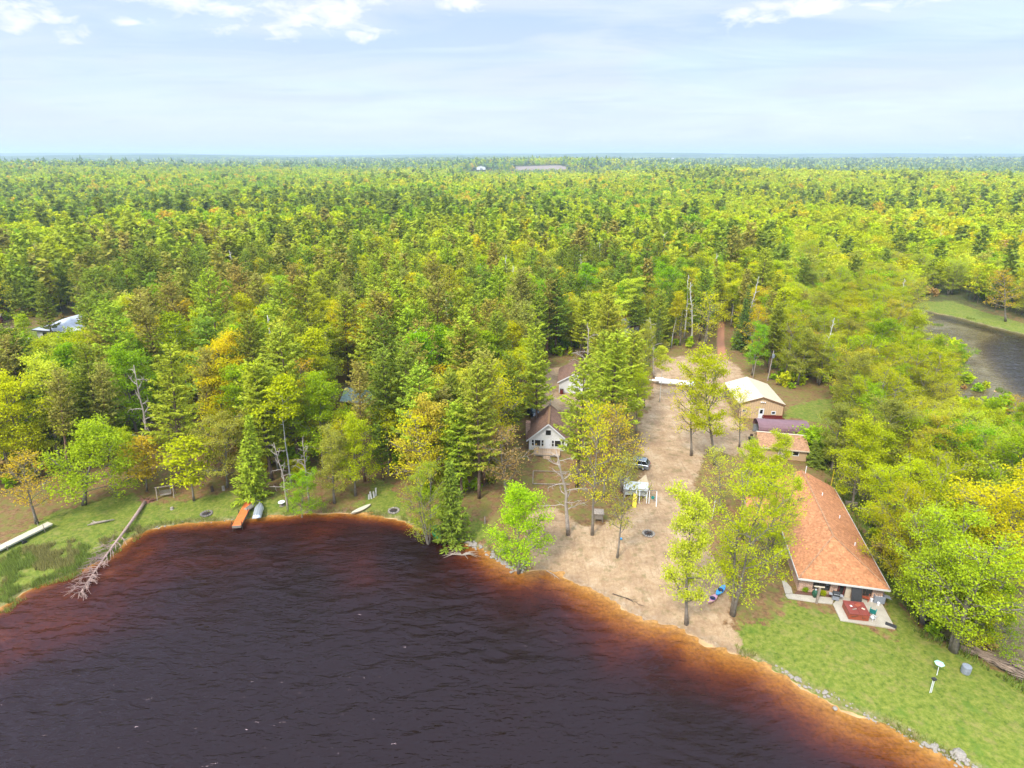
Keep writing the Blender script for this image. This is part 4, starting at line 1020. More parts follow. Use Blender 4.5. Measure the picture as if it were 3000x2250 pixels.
# ---- the forest beyond, one mass
LV, LF = [], []; LCOL = []
def lod_arrays(frac, seed, tri):
    out = {}
    for k, p in PR.items():
        if p['A'] is None:
            # bare tree: a few slim limbs
            r = np.random.default_rng(seed); n = 10 if frac > .02 else 4
            z = r.uniform(.35, .95, n) * p['h']; a = r.uniform(0, 6.28, n); L = p['h'] * .16
            P0 = np.stack([0 * z, 0 * z, z], 1); P1 = P0 + np.stack([np.cos(a) * L, np.sin(a) * L, L * .7 + 0 * a], 1); w_ = .10 if frac > .02 else .25
            V = np.stack([P0 + [w_, 0, 0], P0 - [w_, 0, 0], P1], 1)
            if not tri: V = np.concatenate([V, V[:, 2:3]], 1)
            out[k] = V; continue
        n = len(p['A'][0]); out[k] = leaf_quads(p['A'], max(frac, 3.0 / n), np.random.default_rng(seed), .93, tri)
    return out
def add_mass(X, Y, spec, H, frac, seed, tri=True, trunk=True, tries=3):
    r = np.random.default_rng(seed); Zg = ground_z(X, Y)
    sets = [lod_arrays(frac, seed + t, tri) for t in range(tries)]
    byk = {}
    for i, (s, cl) in enumerate(spec): byk.setdefault((f'{s}{r.integers(NV[s])}', r.integers(tries)), []).append(i)
    for (key, t), idx in byk.items():
        idx = np.array(idx); B = sets[t][key]; p = PR[key]; m = len(idx)
        sc = H[idx] * r.uniform(.82, 1.1, m); a = r.uniform(0, 2 * pi, m)
        wv = r.uniform(.72, 1.15, m)
        ca_, sa_ = np.cos(a), np.sin(a)
        Bx, By, Bz = B[..., 0], B[..., 1], B[..., 2]
        Vx = (Bx[None] * ca_[:, None, None] - By[None] * sa_[:, None, None]) * (sc * wv)[:, None, None] + X[idx][:, None, None]
        Vy = (Bx[None] * sa_[:, None, None] + By[None] * ca_[:, None, None]) * (sc * wv)[:, None, None] + Y[idx][:, None, None]
        Vz = Bz[None] * sc[:, None, None] + Zg[idx][:, None, None]
        V = np.stack([Vx, Vy, Vz], -1)
        col = np.array([PAL[spec[i][1]] for i in idx]); col = col * (1 + r.uniform(-.07, .07, (m, 3)))
        fc = col[:, None, :] * r.uniform(.84, 1.16, (m, B.shape[0], 1))
        if not tri: V = V[:, :, [0, 1, 2, 0, 2, 3], :].reshape(m, -1, 3, 3); fc = np.repeat(fc, 2, axis=1)
        LV.append(V.reshape(-1, 3).astype(np.float32)); LCOL.append(fc.reshape(-1, 3).astype(np.float32))
        if trunk:
            w_ = .16 * sc * (1.6 if frac < .02 else 1); hh = p['h'] * sc * (.75 if p['A'] is not None else 1.0)
            bc = {'bark_white': (.55, .52, .46), 'bark_dead': (.42, .36, .30)}.get(p['bark'], (.16, .12, .09))
            for ang in (0, pi / 2):
                x0, y0, z0 = X[idx], Y[idx], Zg[idx]
                T0 = np.stack([np.stack([x0 + w_ * cos(ang), y0 + w_ * sin(ang), z0], -1), np.stack([x0 - w_ * cos(ang), y0 - w_ * sin(ang), z0], -1), np.stack([x0, y0, z0 + hh], -1)], 1)
                LV.append(T0.reshape(-1, 3).astype(np.float32)); LCOL.append(np.tile(np.array(bc, np.float32), (m, 1)))
rx = np.array([q[0] for q in rest]); ry = np.array([q[1] for q in rest]); rs = [(q[2], q[3]) for q in rest]
hs = np.array([q[5] / PR[q[4]]['h'] for q in rest])
nearm = np.hypot(rx, ry) < 235
def sub(m): return rx[m], ry[m], [s for s, k in zip(rs, m) if k], hs[m]
add_mass(*sub(nearm), .22, 400, tri=False)
add_mass(*sub(~nearm), .11, 410, tri=False)
for r0, r1, step, frac, seed, tries in [(330, 520, 4.6, .056, 20, 5), (520, 900, 5.1, .022, 21, 5), (900, 1700, 6.6, .0088, 22, 4), (1700, 3000, 10.5, .0040, 23, 3), (3000, 4700, 16.0, .0022, 24, 3)]:
    X, Y = scatter(r0, r1, step, seed, .74)
    k_ = (sdf(FIELD, X, Y) < -4) & ~((np.abs(X + 85) < 28) & (np.abs(Y - 1690) < 60))
    if r0 < 600:
        for P in NOFILL[3:5]: k_ &= sdf(P, X, Y) < 0
    X, Y = X[k_], Y[k_]
    sp_ = species(X, Y, np.random.default_rng(seed + 50))
    H = (.62 + .62 * fbm(X, Y, 170, 640)) * np.random.default_rng(seed).uniform(.75, 1.15, len(X)) * (1 if r1 < 2000 else 1.15)
    fdm = (X > -130) & (X < 220) & (Y > 1150) & (Y < 1690); H[fdm] *= .55
    add_mass(X, Y, sp_, H, frac, seed, True, r1 < 1000, tries)
    print('mass', r0, r1, len(X))
V = np.concatenate(LV); Cc = np.concatenate(LCOL); nf = len(V) // 3
print('forest tris', nf)
fme = mesh_from('forest', V, np.arange(nf * 3).reshape(-1, 3), FARLEAF)
fa = fme.attributes.new('tint', 'FLOAT_COLOR', 'FACE'); fa.data.foreach_set('color', np.concatenate([Cc, np.ones((nf, 1), np.float32)], 1).ravel())
del V, Cc, LV, LCOL
tag(link('forest', fme), 'mixed spring forest reaching to the horizon', 'forest', kind='stuff')

# ================================================================== buildings
def pentagon(W_, wh, rh, xr=None): return [(0, 0), (W_, 0), (W_, wh), (W_ / 2 if xr is None else xr, rh), (0, wh)]
def gable_y(t, W_, D, wh, rh, oh, wall, roof, trim=None, th=0.16, ohf=0.35):
    """gable end faces the front, ridge runs away from it"""
    MB().extr(pentagon(W_, wh, rh), 0, D).build('wall', wall, t)
    k = (rh - wh) / (W_ / 2); r = MB(); e = 0.02
    r.slab([(-oh, -ohf, wh - oh * k + th + e), (W_ / 2, -ohf, rh + th + e), (W_ / 2, D + ohf, rh + th + e), (-oh, D + ohf, wh - oh * k + th + e)], th)
    r.slab([(W_ / 2, -ohf, rh + th + e), (W_ + oh, -ohf, wh - oh * k + th + e), (W_ + oh, D + ohf, wh - oh * k + th + e), (W_ / 2, D + ohf, rh + th + e)], th)
    ro = r.build('roof', roof, t)
    if trim:
        f = MB()
        for s, x0, x1 in ((0, -oh, W_ / 2), (1, W_ / 2, W_ + oh)):
            z0 = wh - oh * k if s == 0 else rh; z1 = rh if s == 0 else wh - oh * k
            f.add([(x0, -ohf - .05, z0 - .06), (x1, -ohf - .05, z1 - .06), (x1, -ohf - .05, z1 + th + .05), (x0, -ohf - .05, z0 + th + .05),
                   (x0, -ohf - .004, z0 - .06), (x1, -ohf - .004, z1 - .06), (x1, -ohf - .004, z1 + th + .05), (x0, -ohf - .004, z0 + th + .05)],
                  [(0, 1, 2, 3), (7, 6, 5, 4), (0, 4, 5, 1), (3, 2, 6, 7), (0, 3, 7, 4), (1, 5, 6, 2)])
        f.build('fascia', trim, ro)
    return ro
def window(t, x0, x1, z0, z1, frame, y=0.0, fw=0.10, bars=(), sash=(), name='window'):
    f = MB(); o = 0.05
    f.box(x0 - fw, x1 + fw, y - o, y - .004, z0 - fw, z0); f.box(x0 - fw, x1 + fw, y - o, y - .004, z1, z1 + fw)
    f.box(x0 - fw, x0, y - o, y - .004, z0, z1); f.box(x1, x1 + fw, y - o, y - .004, z0, z1)
    for b in bars: f.box(b - .035, b + .035, y - o, y - .004, z0, z1)
    for b in sash: f.box(x0, x1, y - o + .006, y - .004, b - .03, b + .03)
    w_ = f.build(name, frame, t)
    MB().box(x0, x1, y - .02, y - .006, z0, z1).build('pane', M['glass'], w_)
    return w_
def door(t, x0, x1, z0, z1, m, frame, y=0.0, glass=None, hd=True):
    d = MB().box(x0, x1, y - .045, y - .005, z0, z1).build('door', m, t)
    f = MB(); f.box(x0 - .09, x0, y - .06, y - .003, z0, z1 + .09); f.box(x1, x1 + .09, y - .06, y - .003, z0, z1 + .09); f.box(x0, x1, y - .06, y - .003, z1, z1 + .09)
    f.build('door_frame', frame, d)
    if glass: MB().box(glass[0], glass[1], y - .052, y - .047, glass[2], glass[3]).build('pane', M['glass'], d)
    if hd: MB().box(x1 - .14, x1 - .08, y - .10, y - .046, z0 + .95, z0 + 1.05).build('handle', M['dark_trim'], d)
    return d

# --- white cottage
c = empty('white_cottage', (3.03, 95.75, 0.75), R(-5.4), 'small white cottage with a brown shingle gable roof and two picture windows', 'cottage')
ro = gable_y(c, 6.8, 8.4, 2.15, 5.15, .45, M['white_lap'], M['brown_shingle'], M['white_paint'])
MB().box(3.2, 3.6, -.36, 8.8, 5.33, 5.40).build('ridge_cap', M['brown_trim'], ro)
window(c, 1.05, 2.05, .85, 2.0, M['white_paint']); window(c, .52, .88, .85, 2.0, M['white_paint'], sash=(1.42,), fw=.07); window(c, 2.24, 2.6, .85, 2.0, M['white_paint'], sash=(1.42,), fw=.07)
window(c, 4.60, 5.68, .85, 2.0, M['white_paint']); window(c, 4.10, 4.43, .85, 2.0, M['white_paint'], sash=(1.42,), fw=.07); window(c, 5.88, 6.2, .85, 2.0, M['white_paint'], sash=(1.42,), fw=.07)
window(c, 2.95, 3.87, 3.02, 4.0, M['white_paint'])
door(c, 3.0, 3.82, .12, 2.05, M['white_plastic'], M['white_paint'])
MB().box(-.85, -.05, 3.6, 4.6, 0, 3.6).build('chimney', M['brick'], c)
dk = MB().box(.95, 5.6, -2.5, -.07, .30, .40).build('deck', M['deck_planks'], c)
g = MB()
for x in (1.05, 2.5, 4.0, 5.5):
    for y in (-2.4, -1.2): g.box(x - .06, x + .06, y - .06, y + .06, -.1, .295)
g.box(.95, 5.6, -2.54, -2.505, .12, .39); g.build('deck_post', M['grey_wood'], dk)
st = MB(); st.box(2.65, 3.85, -2.95, -2.55, .0, .24); st.box(2.65, 3.85, -3.3, -2.96, -.1, .12); st.build('steps', M['deck_planks'], c)
MB().tube([(3.45, 8.2, 5.3), (3.45, 8.2, 9.2)], .05, 6).build('flue_pipe', M['white_paint'], ro)

# --- garage behind
g_ = empty('back_garage', (10.4, 123.2, 0.8), R(-6), 'cream garage with a brown shingle roof behind the white cottage', 'garage')
gable_y(g_, 6.6, 8.5, 2.6, 4.5, .35, M['white_siding'], M['brown_shingle'], M['white_paint'])
gd = MB().box(2.1, 5.4, -.05, -.005, 0, 2.2).build('garage_door', M['white_plastic'], g_)
MB().box(2.1, 5.4, -.06, -.052, 1.08, 1.1).box(2.1, 5.4, -.06, -.052, .53, .55).box(2.1, 5.4, -.06, -.052, 1.63, 1.65).build('panel_seam', M['grey_plastic'], gd)
bx = empty('red_bin', (10.95, 122.6, 0.8), R(-6), 'dark red bin against the corner of the back garage', 'bin')
MB().box(-.35, .35, -.35, .35, 0, .95).build('body', M['door_red'], bx, bevel=.03); MB().box(-.39, .39, -.39, .39, .955, 1.03).build('lid', M['dark_brown'], bx, bevel=.02)

# --- tan metal building
b = empty('tan_metal_building', (45.36, 109.55, 0.75), R(-5.0), 'tan ribbed metal building with a pale cream metal roof', 'metal building')
gable_y(b, 8.6, 11.4, 3.1, 4.55, .25, M['tan_ribbed'], M['roof_ribbed'], M['brown_trim'], ohf=.2)
q = MB(); q.box(-.06, .10, -.06, -.002, 0, 3.0); q.box(8.5, 8.66, -.06, -.002, 0, 3.0); q.build('corner_trim', M['brown_trim'], b)
door(b, 3.95, 4.8, 0.1, 2.15, M['white_plastic'], M['white_paint'], glass=(4.1, 4.65, 1.15, 1.98), hd=False)
window(b, 6.45, 7.05, 1.15, 1.6, M['white_paint'], fw=.14); window(b, .75, 1.35, 1.45, 1.85, M['white_paint'], bars=(1.05,), fw=.06)
for x in (4.05, 4.4, 4.8):
    l = MB().lathe((x, -.12, 3.62 - abs(x - 4.35) * .1), [(.05, -.1), (.15, -.06), (.16, .08), (.08, .12)], 8).build('floodlight', M['white_plastic'], b)
bo = MB().box(4.6, 8.2, -1.6, -.6, .5, .62).box(4.6, 8.2, -1.72, -1.6, .3, .95)
tr_ = empty('maroon_trailer', (49.6, 107.0, 0.8), R(-5), 'maroon flat trailer parked between the tan building and the arched carport', 'trailer')
MB().box(0, 3.8, 0, 1.3, .55, .68).build('bed', M['door_red'], tr_)
MB().box(0, 3.8, -.05, 0, .55, 1.15).box(0, 3.8, 1.3, 1.35, .55, 1.15).box(-.05, 0, 0, 1.3, .55, 1.15).build('side_board', M['door_red'], tr_)
for y in (-.2, 1.55):
    wl = MB().tube([(1.9, y - .08, .33), (1.9, y + .08, .33)], .33, 14).build('wheel', M['tyre_rubber'], tr_)
MB().bar((-1.2, .65, .5), (0, .65, .6), .1).build('tongue', M['dark_trim'], tr_)

# --- arched carport
a = empty('arched_carport', (45.4, 99.6, 0.75), R(-7.2), 'arched carport with a dull purple metal roof and open end', 'carport')
W2, L2 = 3.9, 9.0; N = 12; ar = [(W2 / 2 - W2 / 2 * 1.08 * cos(pi * i / N), 1.55 + 1.75 * sin(pi * i / N) ** .8) for i in range(N + 1)]
mb = MB(); P = []
for xx in (0, L2):
    for y, z in ar: P.append((xx, y, z))
    for y, z in ar: P.append((xx, y, z - .08))
n1 = N + 1; Fc = []
for i in range(N): Fc += [(i, i + 1, 2 * n1 + i + 1, 2 * n1 + i), (n1 + i, 3 * n1 + i, 3 * n1 + i + 1, n1 + i + 1), (i, n1 + i, n1 + i + 1, i + 1), (2 * n1 + i, 2 * n1 + i + 1, 3 * n1 + i + 1, 3 * n1 + i)]
Fc += [(0, 2 * n1, 3 * n1, n1), (N, n1 + N, 3 * n1 + N, 2 * n1 + N)]
mb.add(P, Fc).build('roof', M['purple_metal'], a)
q = MB()
for y in (0.0, W2):
    for x in (.1, 3, 6, 8.9): q.box(x - .05, x + .05, y - .05, y + .05, 0, 1.53)
q.build('post', M['grey_wood'], a)
MB().box(.2, 8.8, W2 - .03, W2 - .005, 0, 1.5).build('back_panel', M['grey_plastic'], a)
MB().extr([(y, z - .1) for y, z in ar] , 1.2, 1.23, 'x').build('end_panel', M['playhouse_grey'], a)
mw = empty('riding_mower', (44.3, 99.2, 0.8), R(80), 'dark riding mower parked at the open end of the arched carport', 'mower')
MB().box(-.8, .2, -.35, .35, .35, .75).build('hood', M['dark_trim'], mw, bevel=.06); MB().box(.25, .75, -.25, .25, .55, .65).box(.68, .78, -.25, .25, .66, 1.05).build('seat', M['dark_brown'], mw, bevel=.03)
MB().box(-.8, .8, -.28, .28, .22, .345).build('chassis', M['grey_plastic'], mw)
for x, r_ in ((-.6, .2), (.45, .3)):
    for y in (-.42, .42): MB().tube([(x, y - .08, r_), (x, y + .08, r_)], r_, 12).build('wheel', M['tyre_rubber'], mw)
MB().tube([(.05, 0, .75), (.2, 0, 1.05)], .03, 6).build('steering_column', M['dark_trim'], mw)

# --- tan shed
s_ = empty('tan_shed', (43.1, 92.9, 0.75), R(-12.5), 'low tan shed with a rusty orange shingle roof beside the arched carport', 'shed')
MB().extr([(0, 0), (5.2, 0), (5.2, 2.3), (3.5, 3.15), (0, 2.1)], 0, 7.7, 'x').build('wall', M['tan_wall'], s_)
r = MB(); r.slab([(-.25, -.35, 2.12), (7.95, -.35, 2.12), (7.95, 3.5, 3.30), (-.25, 3.5, 3.30)], .13); ro = r.build('roof', M['rust_shingle'], s_)
MB().slab([(-.25, 3.5, 3.30), (7.95, 3.5, 3.30), (7.95, 5.5, 2.32), (-.25, 5.5, 2.32)], .13).build('back_slope', M['cream_trim'], ro)
MB().box(-.27, 7.97, 3.36, 3.64, 3.305, 3.36).build('ridge_cap', M['cream_trim'], ro); MB().box(-.26, 7.96, -.41, -.355, 1.93, 2.13).build('fascia', M['cream_trim'], ro)
door(s_, 3.2, 4.1, 0, 1.95, M['cream_trim'], M['white_paint']); window(s_, 5.4, 6.3, 1.0, 1.75, M['white_paint'])

# --- brick house
h = empty('brick_house', (34.55, 58.5, 0.78), R(-12.3), 'long brick house with a broad orange-brown shingled hip roof', 'house')
Wb, Db, eh = 9.2, 22.4, 2.25
MB().prism([(0, 0), (Wb, 0), (Wb, Db), (0, Db)], -.1, eh).build('wall', M['brick'], h)
MB().extr([(0, eh + .01), (Wb, eh + .01), (Wb / 2, 4.55)], Db - .12, Db - .01).build('gable_wall', M['cream_trim'], h)
o = .35; E = eh + .05; RZ = 4.75; hy = 5.6
X0, X1, Y0, Y1 = -o, Wb + o, -o - .25, Db + o; xm = Wb / 2
r = MB()
r.slab([(X0, Y0, E), (X1, Y0, E), (xm, hy, RZ)], .12)
r.slab([(X1, Y0, E), (X1, Y1, E), (xm, Y1, RZ), (xm, hy, RZ)], .12)
r.slab([(X0, Y1, E), (X0, Y0, E), (xm, hy, RZ), (xm, Y1, RZ)], .12)
ro = r.build('roof', M['orange_shingle'], h)
f = MB(); f.box(X0 - .03, X1 + .03, Y0 - .05, Y0 - .003, E - .22, E + .02); f.box(X0 - .05, X0 - .003, Y0, Y1, E - .22, E + .02); f.box(X1 + .003, X1 + .05, Y0, Y1, E - .22, E + .02); f.build('fascia', M['white_siding'], ro)
cp = MB(); cp.bar((xm, hy, RZ + .03), (xm, Y1, RZ + .03), .22, .06); cp.bar((xm, hy, RZ + .03), (X1, Y0, E + .03), .2, .05); cp.bar((xm, hy, RZ + .03), (X0, Y0, E + .03), .2, .05); cp.build('ridge_cap', M['rust_shingle'], ro)
for x, y in ((7.5, 6.2), (7.3, 12.2), (6.2, 17.0)):
    z = RZ - (x - xm) * (RZ - E) / (X1 - xm); MB().tube([(x, y, z - .1), (x, y, z + .42)], .07, 8).build('vent_pipe', M['white_plastic'], ro)
MB().tube([(5.0, Y1 - .6, RZ - .3), (5.0, Y1 - .6, RZ + 1.0)], .06, 8).build('chimney_pipe', M['white_plastic'], ro)
wg = MB().prism([(-4.2, 9.5), (-.01, 9.5), (-.01, 18.5), (-4.2, 18.5)], -.1, eh).build('wing_wall', M['brick'], h)
r = MB(); r.slab([(-4.6, 9.0, E), (-.2, 9.0, E), (2.2, 14, 4.2), (-4.6, 14, 4.2)], .12); r.slab([(-4.6, 14, 4.2), (2.2, 14, 4.2), (-.2, 19, E), (-4.6, 19, E)], .12); r.build('wing_roof', M['orange_shingle'], h)
window(h, 1.65, 3.35, .75, 1.85, M['dark_brown'], bars=(2.2, 2.8)); window(h, 6.75, 7.9, .75, 1.85, M['dark_brown'], bars=(7.3,))
door(h, 4.35, 5.05, .08, 2.0, M['door_red'], M['dark_brown'], glass=(4.47, 4.93, .45, 1.85))
MB().box(5.15, 5.75, -.12, -.01, 0, eh - .05).build('corner_post', M['cream_trim'], h)
sc_ = empty('black_patio_screen', (0, 0, 0), R(-12.3), 'tall black screen panel leaning on the brick wall behind the red hot tub', 'screen')
sc_.location = (39.95, 57.0, 0.80)
MB().slab([(0, -.75, .05), (1.15, -.75, .05), (1.15, .02, 2.0), (0, .02, 2.0)], .04).build('panel', M['dark_trim'], sc_); MB().bar((0, -.77, .06), (0, 0, 2.02), .05).bar((1.15, -.77, .06), (1.15, 0, 2.02), .05).bar((0, -.77, .06), (1.15, -.77, .06), .05).build('frame', M['dark_brown'], sc_)
# patio
def slabobj(name, pts, z0, z1, m, **kw):
    return tag(MB().prism(pts, z0, z1).build(name, m), **kw)
slabobj('concrete_patio', [zP(*p, .8) for p in [(1060, 757), (1160, 970), (1870, 1075), (1700, 760), (1545, 700), (1180, 640)]], .5, .90, M['concrete'], label='angular pale concrete patio under the red hot tub', cat='patio')
slabobj('concrete_walk', [zP(*p, .8) for p in [(455, 625), (445, 640), (480, 682), (820, 732), (1052, 755), (1080, 675), (850, 655), (540, 625)]], .5, .88, M['concrete'], label='narrow concrete walk along the front of the brick house', cat='walkway')
slabobj('side_walk', [zP(*p, .8) for p in [(445, 618), (540, 618), (520, 540), (440, 450), (400, 455)]], .5, .87, M['concrete'], label='short side walk leading left round the brick house corner', cat='walkway')
slabobj('flower_bed', [zP(*p, .8) for p in [(560, 618), (1040, 670), (1050, 600), (640, 560)]], .5, .865, M['soil'], label='dark mulched flower bed under the left window of the brick house', cat='flower bed')
def onp(u, v, z=.9): x, y = zP(u, v, z); return (x, y, z)
# hot tub
ht = empty('hot_tub', onp(1262, 950), R(-9), 'red-brown hot tub with a folding two-part cover', 'hot tub')
MB().box(0, 2.15, 0, 2.1, 0, .78).build('cabinet', M['tub_side'], ht, bevel=.05)
for x0, x1 in ((-.05, 1.065), (1.085, 2.2)): MB().box(x0, x1, -.05, 2.15, .785, .89).build('cover', M['tub_red'], ht, bevel=.02)
MB().bar((.2, -.06, .45), (.9, -.06, .7), .04).bar((1.4, -.06, .35), (1.4, -.06, .65), .03).bar((1.4, -.06, .35), (1.75, -.06, .4), .03).build('strap', M['dark_brown'], ht)
for i, (x, y, w_, d_, h_, m, n, l) in enumerate([(.55, 1.25, .22, .22, .05, 'white_paint', 'folded_towel', 'small white folded cloth on the hot tub cover'), (.75, .75, .55, .12, .05, 'driftwood', 'wood_board', 'short pale board lying on the hot tub cover'), (1.35, 1.5, .7, .45, .06, 'tub_side', 'cover_lifter', 'reddish folded frame on the back of the hot tub cover'), (1.75, .95, .2, .35, .05, 'cream_trim', 'paper_bag', 'cream packet on the right half of the hot tub cover')]):
    p = (ht.location.x + x * cos(R(-9)) - y * sin(R(-9)), ht.location.y + x * sin(R(-9)) + y * cos(R(-9)), .9 + .892)
    tag(MB().box(-w_ / 2, w_ / 2, -d_ / 2, d_ / 2, 0, h_).build(n, M[m], None, p, R(15 * i), bevel=.01), l, n.replace('_', ' '))
# storage cabinet, buckets, grill, kamado, bench, chairs, mat, bird post
cb = empty('storage_cabinet', onp(1590, 735), R(-12), 'grey outdoor storage cabinet standing open at the house corner', 'storage cabinet')
MB().box(0, 1.15, 0, .06, 0, .95).box(0, 1.15, .64, .7, 0, .95).box(0, .06, .06, .64, 0, .95).box(1.09, 1.15, .06, .64, 0, .95).box(.06, 1.09, .06, .64, 0, .06).build('body', M['grey_plastic'], cb)
MB().box(.08, 1.07, .08, .62, .55, .60).build('tray', M['navy_plastic'], cb); MB().slab([(0, .7, .98), (1.15, .7, .98), (1.15, .85, 1.55), (0, .85, 1.55)], .04).build('lid', M['grey_plastic'], cb)
MB().slab([(1.2, .1, .9), (1.75, .0, .8), (1.75, .6, .8), (1.2, .7, .9)], .05).build('side_shelf', M['grey_plastic'], cb)
for x in (.3, .6, .85): MB().cyl((x, .35), .1, .605, .75, 10).build('jar', M['white_plastic'], cb)
def bucket(u, v, l):
    t = empty('white_bucket', onp(u, v), 0, l, 'bucket')
    MB().lathe((0, 0, 0), [(.13, 0), (.16, .34), (.165, .35), (.15, .35), (.12, .03)], 14).build('pail', M['white_plastic'], t); MB().cyl((0, 0), .165, .355, .375, 14).build('lid', M['white_plastic'], t)
bucket(1560, 715, 'white lidded bucket left of the grey storage cabinet'); bucket(1648, 765, 'white lidded bucket in front of the grey storage cabinet')
gr = empty('gas_grill', onp(1088, 695), R(-20), 'grey gas grill on the walk by the house door', 'grill')
MB().box(-.35, .35, -.22, .22, .1, .65).build('cart', M['grey_plastic'], gr); MB().box(-.38, .38, -.28, .28, .66, .85).build('firebox', M['dark_trim'], gr, bevel=.04)
MB().extr([(-.28, .86), (.28, .86), (.24, 1.08), (0, 1.18), (-.24, 1.08)], -.36, .36, 'x').build('hood', M['dark_trim'], gr); MB().box(.4, .75, -.22, .22, .74, .78).box(-.75, -.4, -.22, .22, .74, .78).build('side_shelf', M['aluminium'], gr)
MB().bar((-.3, -.3, .98), (.3, -.3, .98), .04).build('handle', M['aluminium'], gr)
kg = empty('egg_grill', onp(822, 660), 0, 'round dark green ceramic grill beside the wooden post', 'grill')
MB().lathe((0, 0, 0), [(.14, 0), (.22, .15), (.32, .4), (.36, .58), (.355, .60)], 16).build('bowl', M['dark_green'], kg); MB().lathe((0, 0, 0), [(.355, .605), (.33, .78), (.22, .95), (.1, 1.02)], 16).build('dome', M['dark_green'], kg); MB().cyl((0, 0), .09, 1.02, 1.14, 10).build('chimney_cap', M['white_plastic'], kg)
po = empty('wooden_signpost', onp(848, 742, .75), R(-12), 'rough wooden post with a pale crosspiece beside the green egg grill', 'post')
MB().box(-.11, .11, -.11, .11, 0, 2.3).build('post', M['driftwood'], po); MB().bar((-.5, .3, 2.15), (.45, -.15, 2.5), .1, .12).build('crosspiece', M['cream_trim'], po)
be = empty('wooden_bench', onp(1440, 690), R(-30), 'reddish wooden bench between the black screen and the storage cabinet', 'bench')
sb = MB()
for i in range(4): sb.box(-.7, .7, -.25 + i * .13, -.14 + i * .13, .42, .46)
sb.build('seat', M['tub_side'], be)
for x in (-.6, .6): MB().box(x - .04, x + .04, -.24, .22, 0, .415).build('leg', M['tub_side'], be)
MB().box(-.7, .7, .27, .31, .47, .85).build('backrest', M['tub_side'], be)
def chair(u, v, m, l, rz, s=1.0):
    t = empty('patio_chair', onp(u, v), rz, l, 'chair'); t.scale = (s, s, s)
    MB().slab([(-.28, -.28, .42), (.28, -.28, .42), (.25, .25, .38), (-.25, .25, .38)], .04).build('seat', M[m], t); MB().slab([(-.25, .24, .42), (.25, .24, .42), (.27, .42, .95), (-.27, .42, .95)], .04).build('backrest', M[m], t)
    for x in (-.25, .25):
        for y in (-.25, .25): MB().bar((x, y, 0), (x * .95, y, .37), .035).build('leg', M[m] if m != 'teal_plastic' else M['dark_trim'], t)
        MB().box(x - .04, x + .04, -.28, .25, .60, .64).build('armrest', M[m], t)
chair(1570, 890, 'teal_plastic', 'teal folding chair beside the hot tub', R(140), 1.15); chair(1570, 955, 'white_plastic', 'white plastic chair in front of the teal chair', R(200), .85)
tag(MB().box(-.55, .55, -.28, .28, .0, .03).build('door_mat', M['dark_trim'], None, onp(1815, 1025, .905), R(-38)), 'black rubber mat at the far corner of the patio', 'mat')
for (u, v, l) in [(930, 640, 'small yellow-green bush in the flower bed'), (700, 590, 'dark leafy perennial at the left end of the flower bed')]:
    x, y, z = onp(u, v, .85); place_tree('shrub0', x, y, .7, 0, PAL['lime'] if u > 900 else PAL['green'], l, z=.84)

# --- grey metal roofed house (left)
lh = empty('metal_roof_house', (-135.0, 163.5, 1.2), R(-12), 'white house with a big pale grey metal hip roof at the far left', 'house')
MB().prism([(0, 0), (13, 0), (13, 15), (0, 15)], 0, 2.8).build('wall', M['white_siding'], lh)
r = MB(); E = 2.85; RZ = 5.4
r.slab([(-.7, -.7, E), (13.7, -.7, E), (6.5, 5.5, RZ)], .14); r.slab([(13.7, -.7, E), (13.7, 15.7, E), (6.5, 15.7, RZ), (6.5, 5.5, RZ)], .14); r.slab([(-.7, 15.7, E), (-.7, -.7, E), (6.5, 5.5, RZ), (6.5, 15.7, RZ)], .14)
r.build('roof', M['grey_ribbed'], lh); MB().box(-.72, 13.72, -.76, -.71, E - .25, E).build('fascia', M['dark_trim'], lh)
window(lh, 2, 4, .9, 2.1, M['white_paint']); window(lh, 8, 10.5, .9, 2.1, M['white_paint']); door(lh, 5.5, 6.5, 0, 2.1, M['dark_brown'], M['white_paint'])
# --- red gambrel shed at the left edge
x, y = G(2, 953, 1.2); rs_ = empty('red_barn_shed', (x - 4.2, y, 1.2), R(35), 'little barn-red gambrel shed with white crossed doors', 'shed')
gp = [(0, 0), (3.6, 0), (3.6, 2.2), (3.0, 3.3), (1.8, 3.9), (.6, 3.3), (0, 2.2)]
MB().extr(gp, 0, 4.5).build('wall', M['barn_red'], rs_)
r = MB()
for (xa, za), (xb, zb) in (((3.75, 2.05), (3.1, 3.38)), ((3.1, 3.38), (1.8, 4.02)), ((1.8, 4.02), (.5, 3.38)), ((.5, 3.38), (-.15, 2.05))): r.slab([(xa, -.2, za + .08), (xa, 4.7, za + .08), (xb, 4.7, zb + .08), (xb, -.2, zb + .08)], .07)
r.build('roof', M['white_paint'], rs_)
for xx in (.75, 1.85):
    d = MB().box(xx, xx + 1.0, -.05, -.005, .1, 2.0).build('door', M['barn_red'], rs_)
    f = MB(); f.box(xx, xx + 1, -.08, -.052, .1, .2).box(xx, xx + 1, -.08, -.052, 1.9, 2.0).box(xx, xx + .09, -.08, -.052, .2, 1.9).box(xx + .91, xx + 1, -.08, -.052, .2, 1.9)
    f.bar((xx + .05, -.075, .2), (xx + .95, -.075, 1.9), .06, .04); f.bar((xx + .95, -.09, .2), (xx + .05, -.09, 1.9), .06, .04); f.build('cross_brace', M['white_paint'], d)
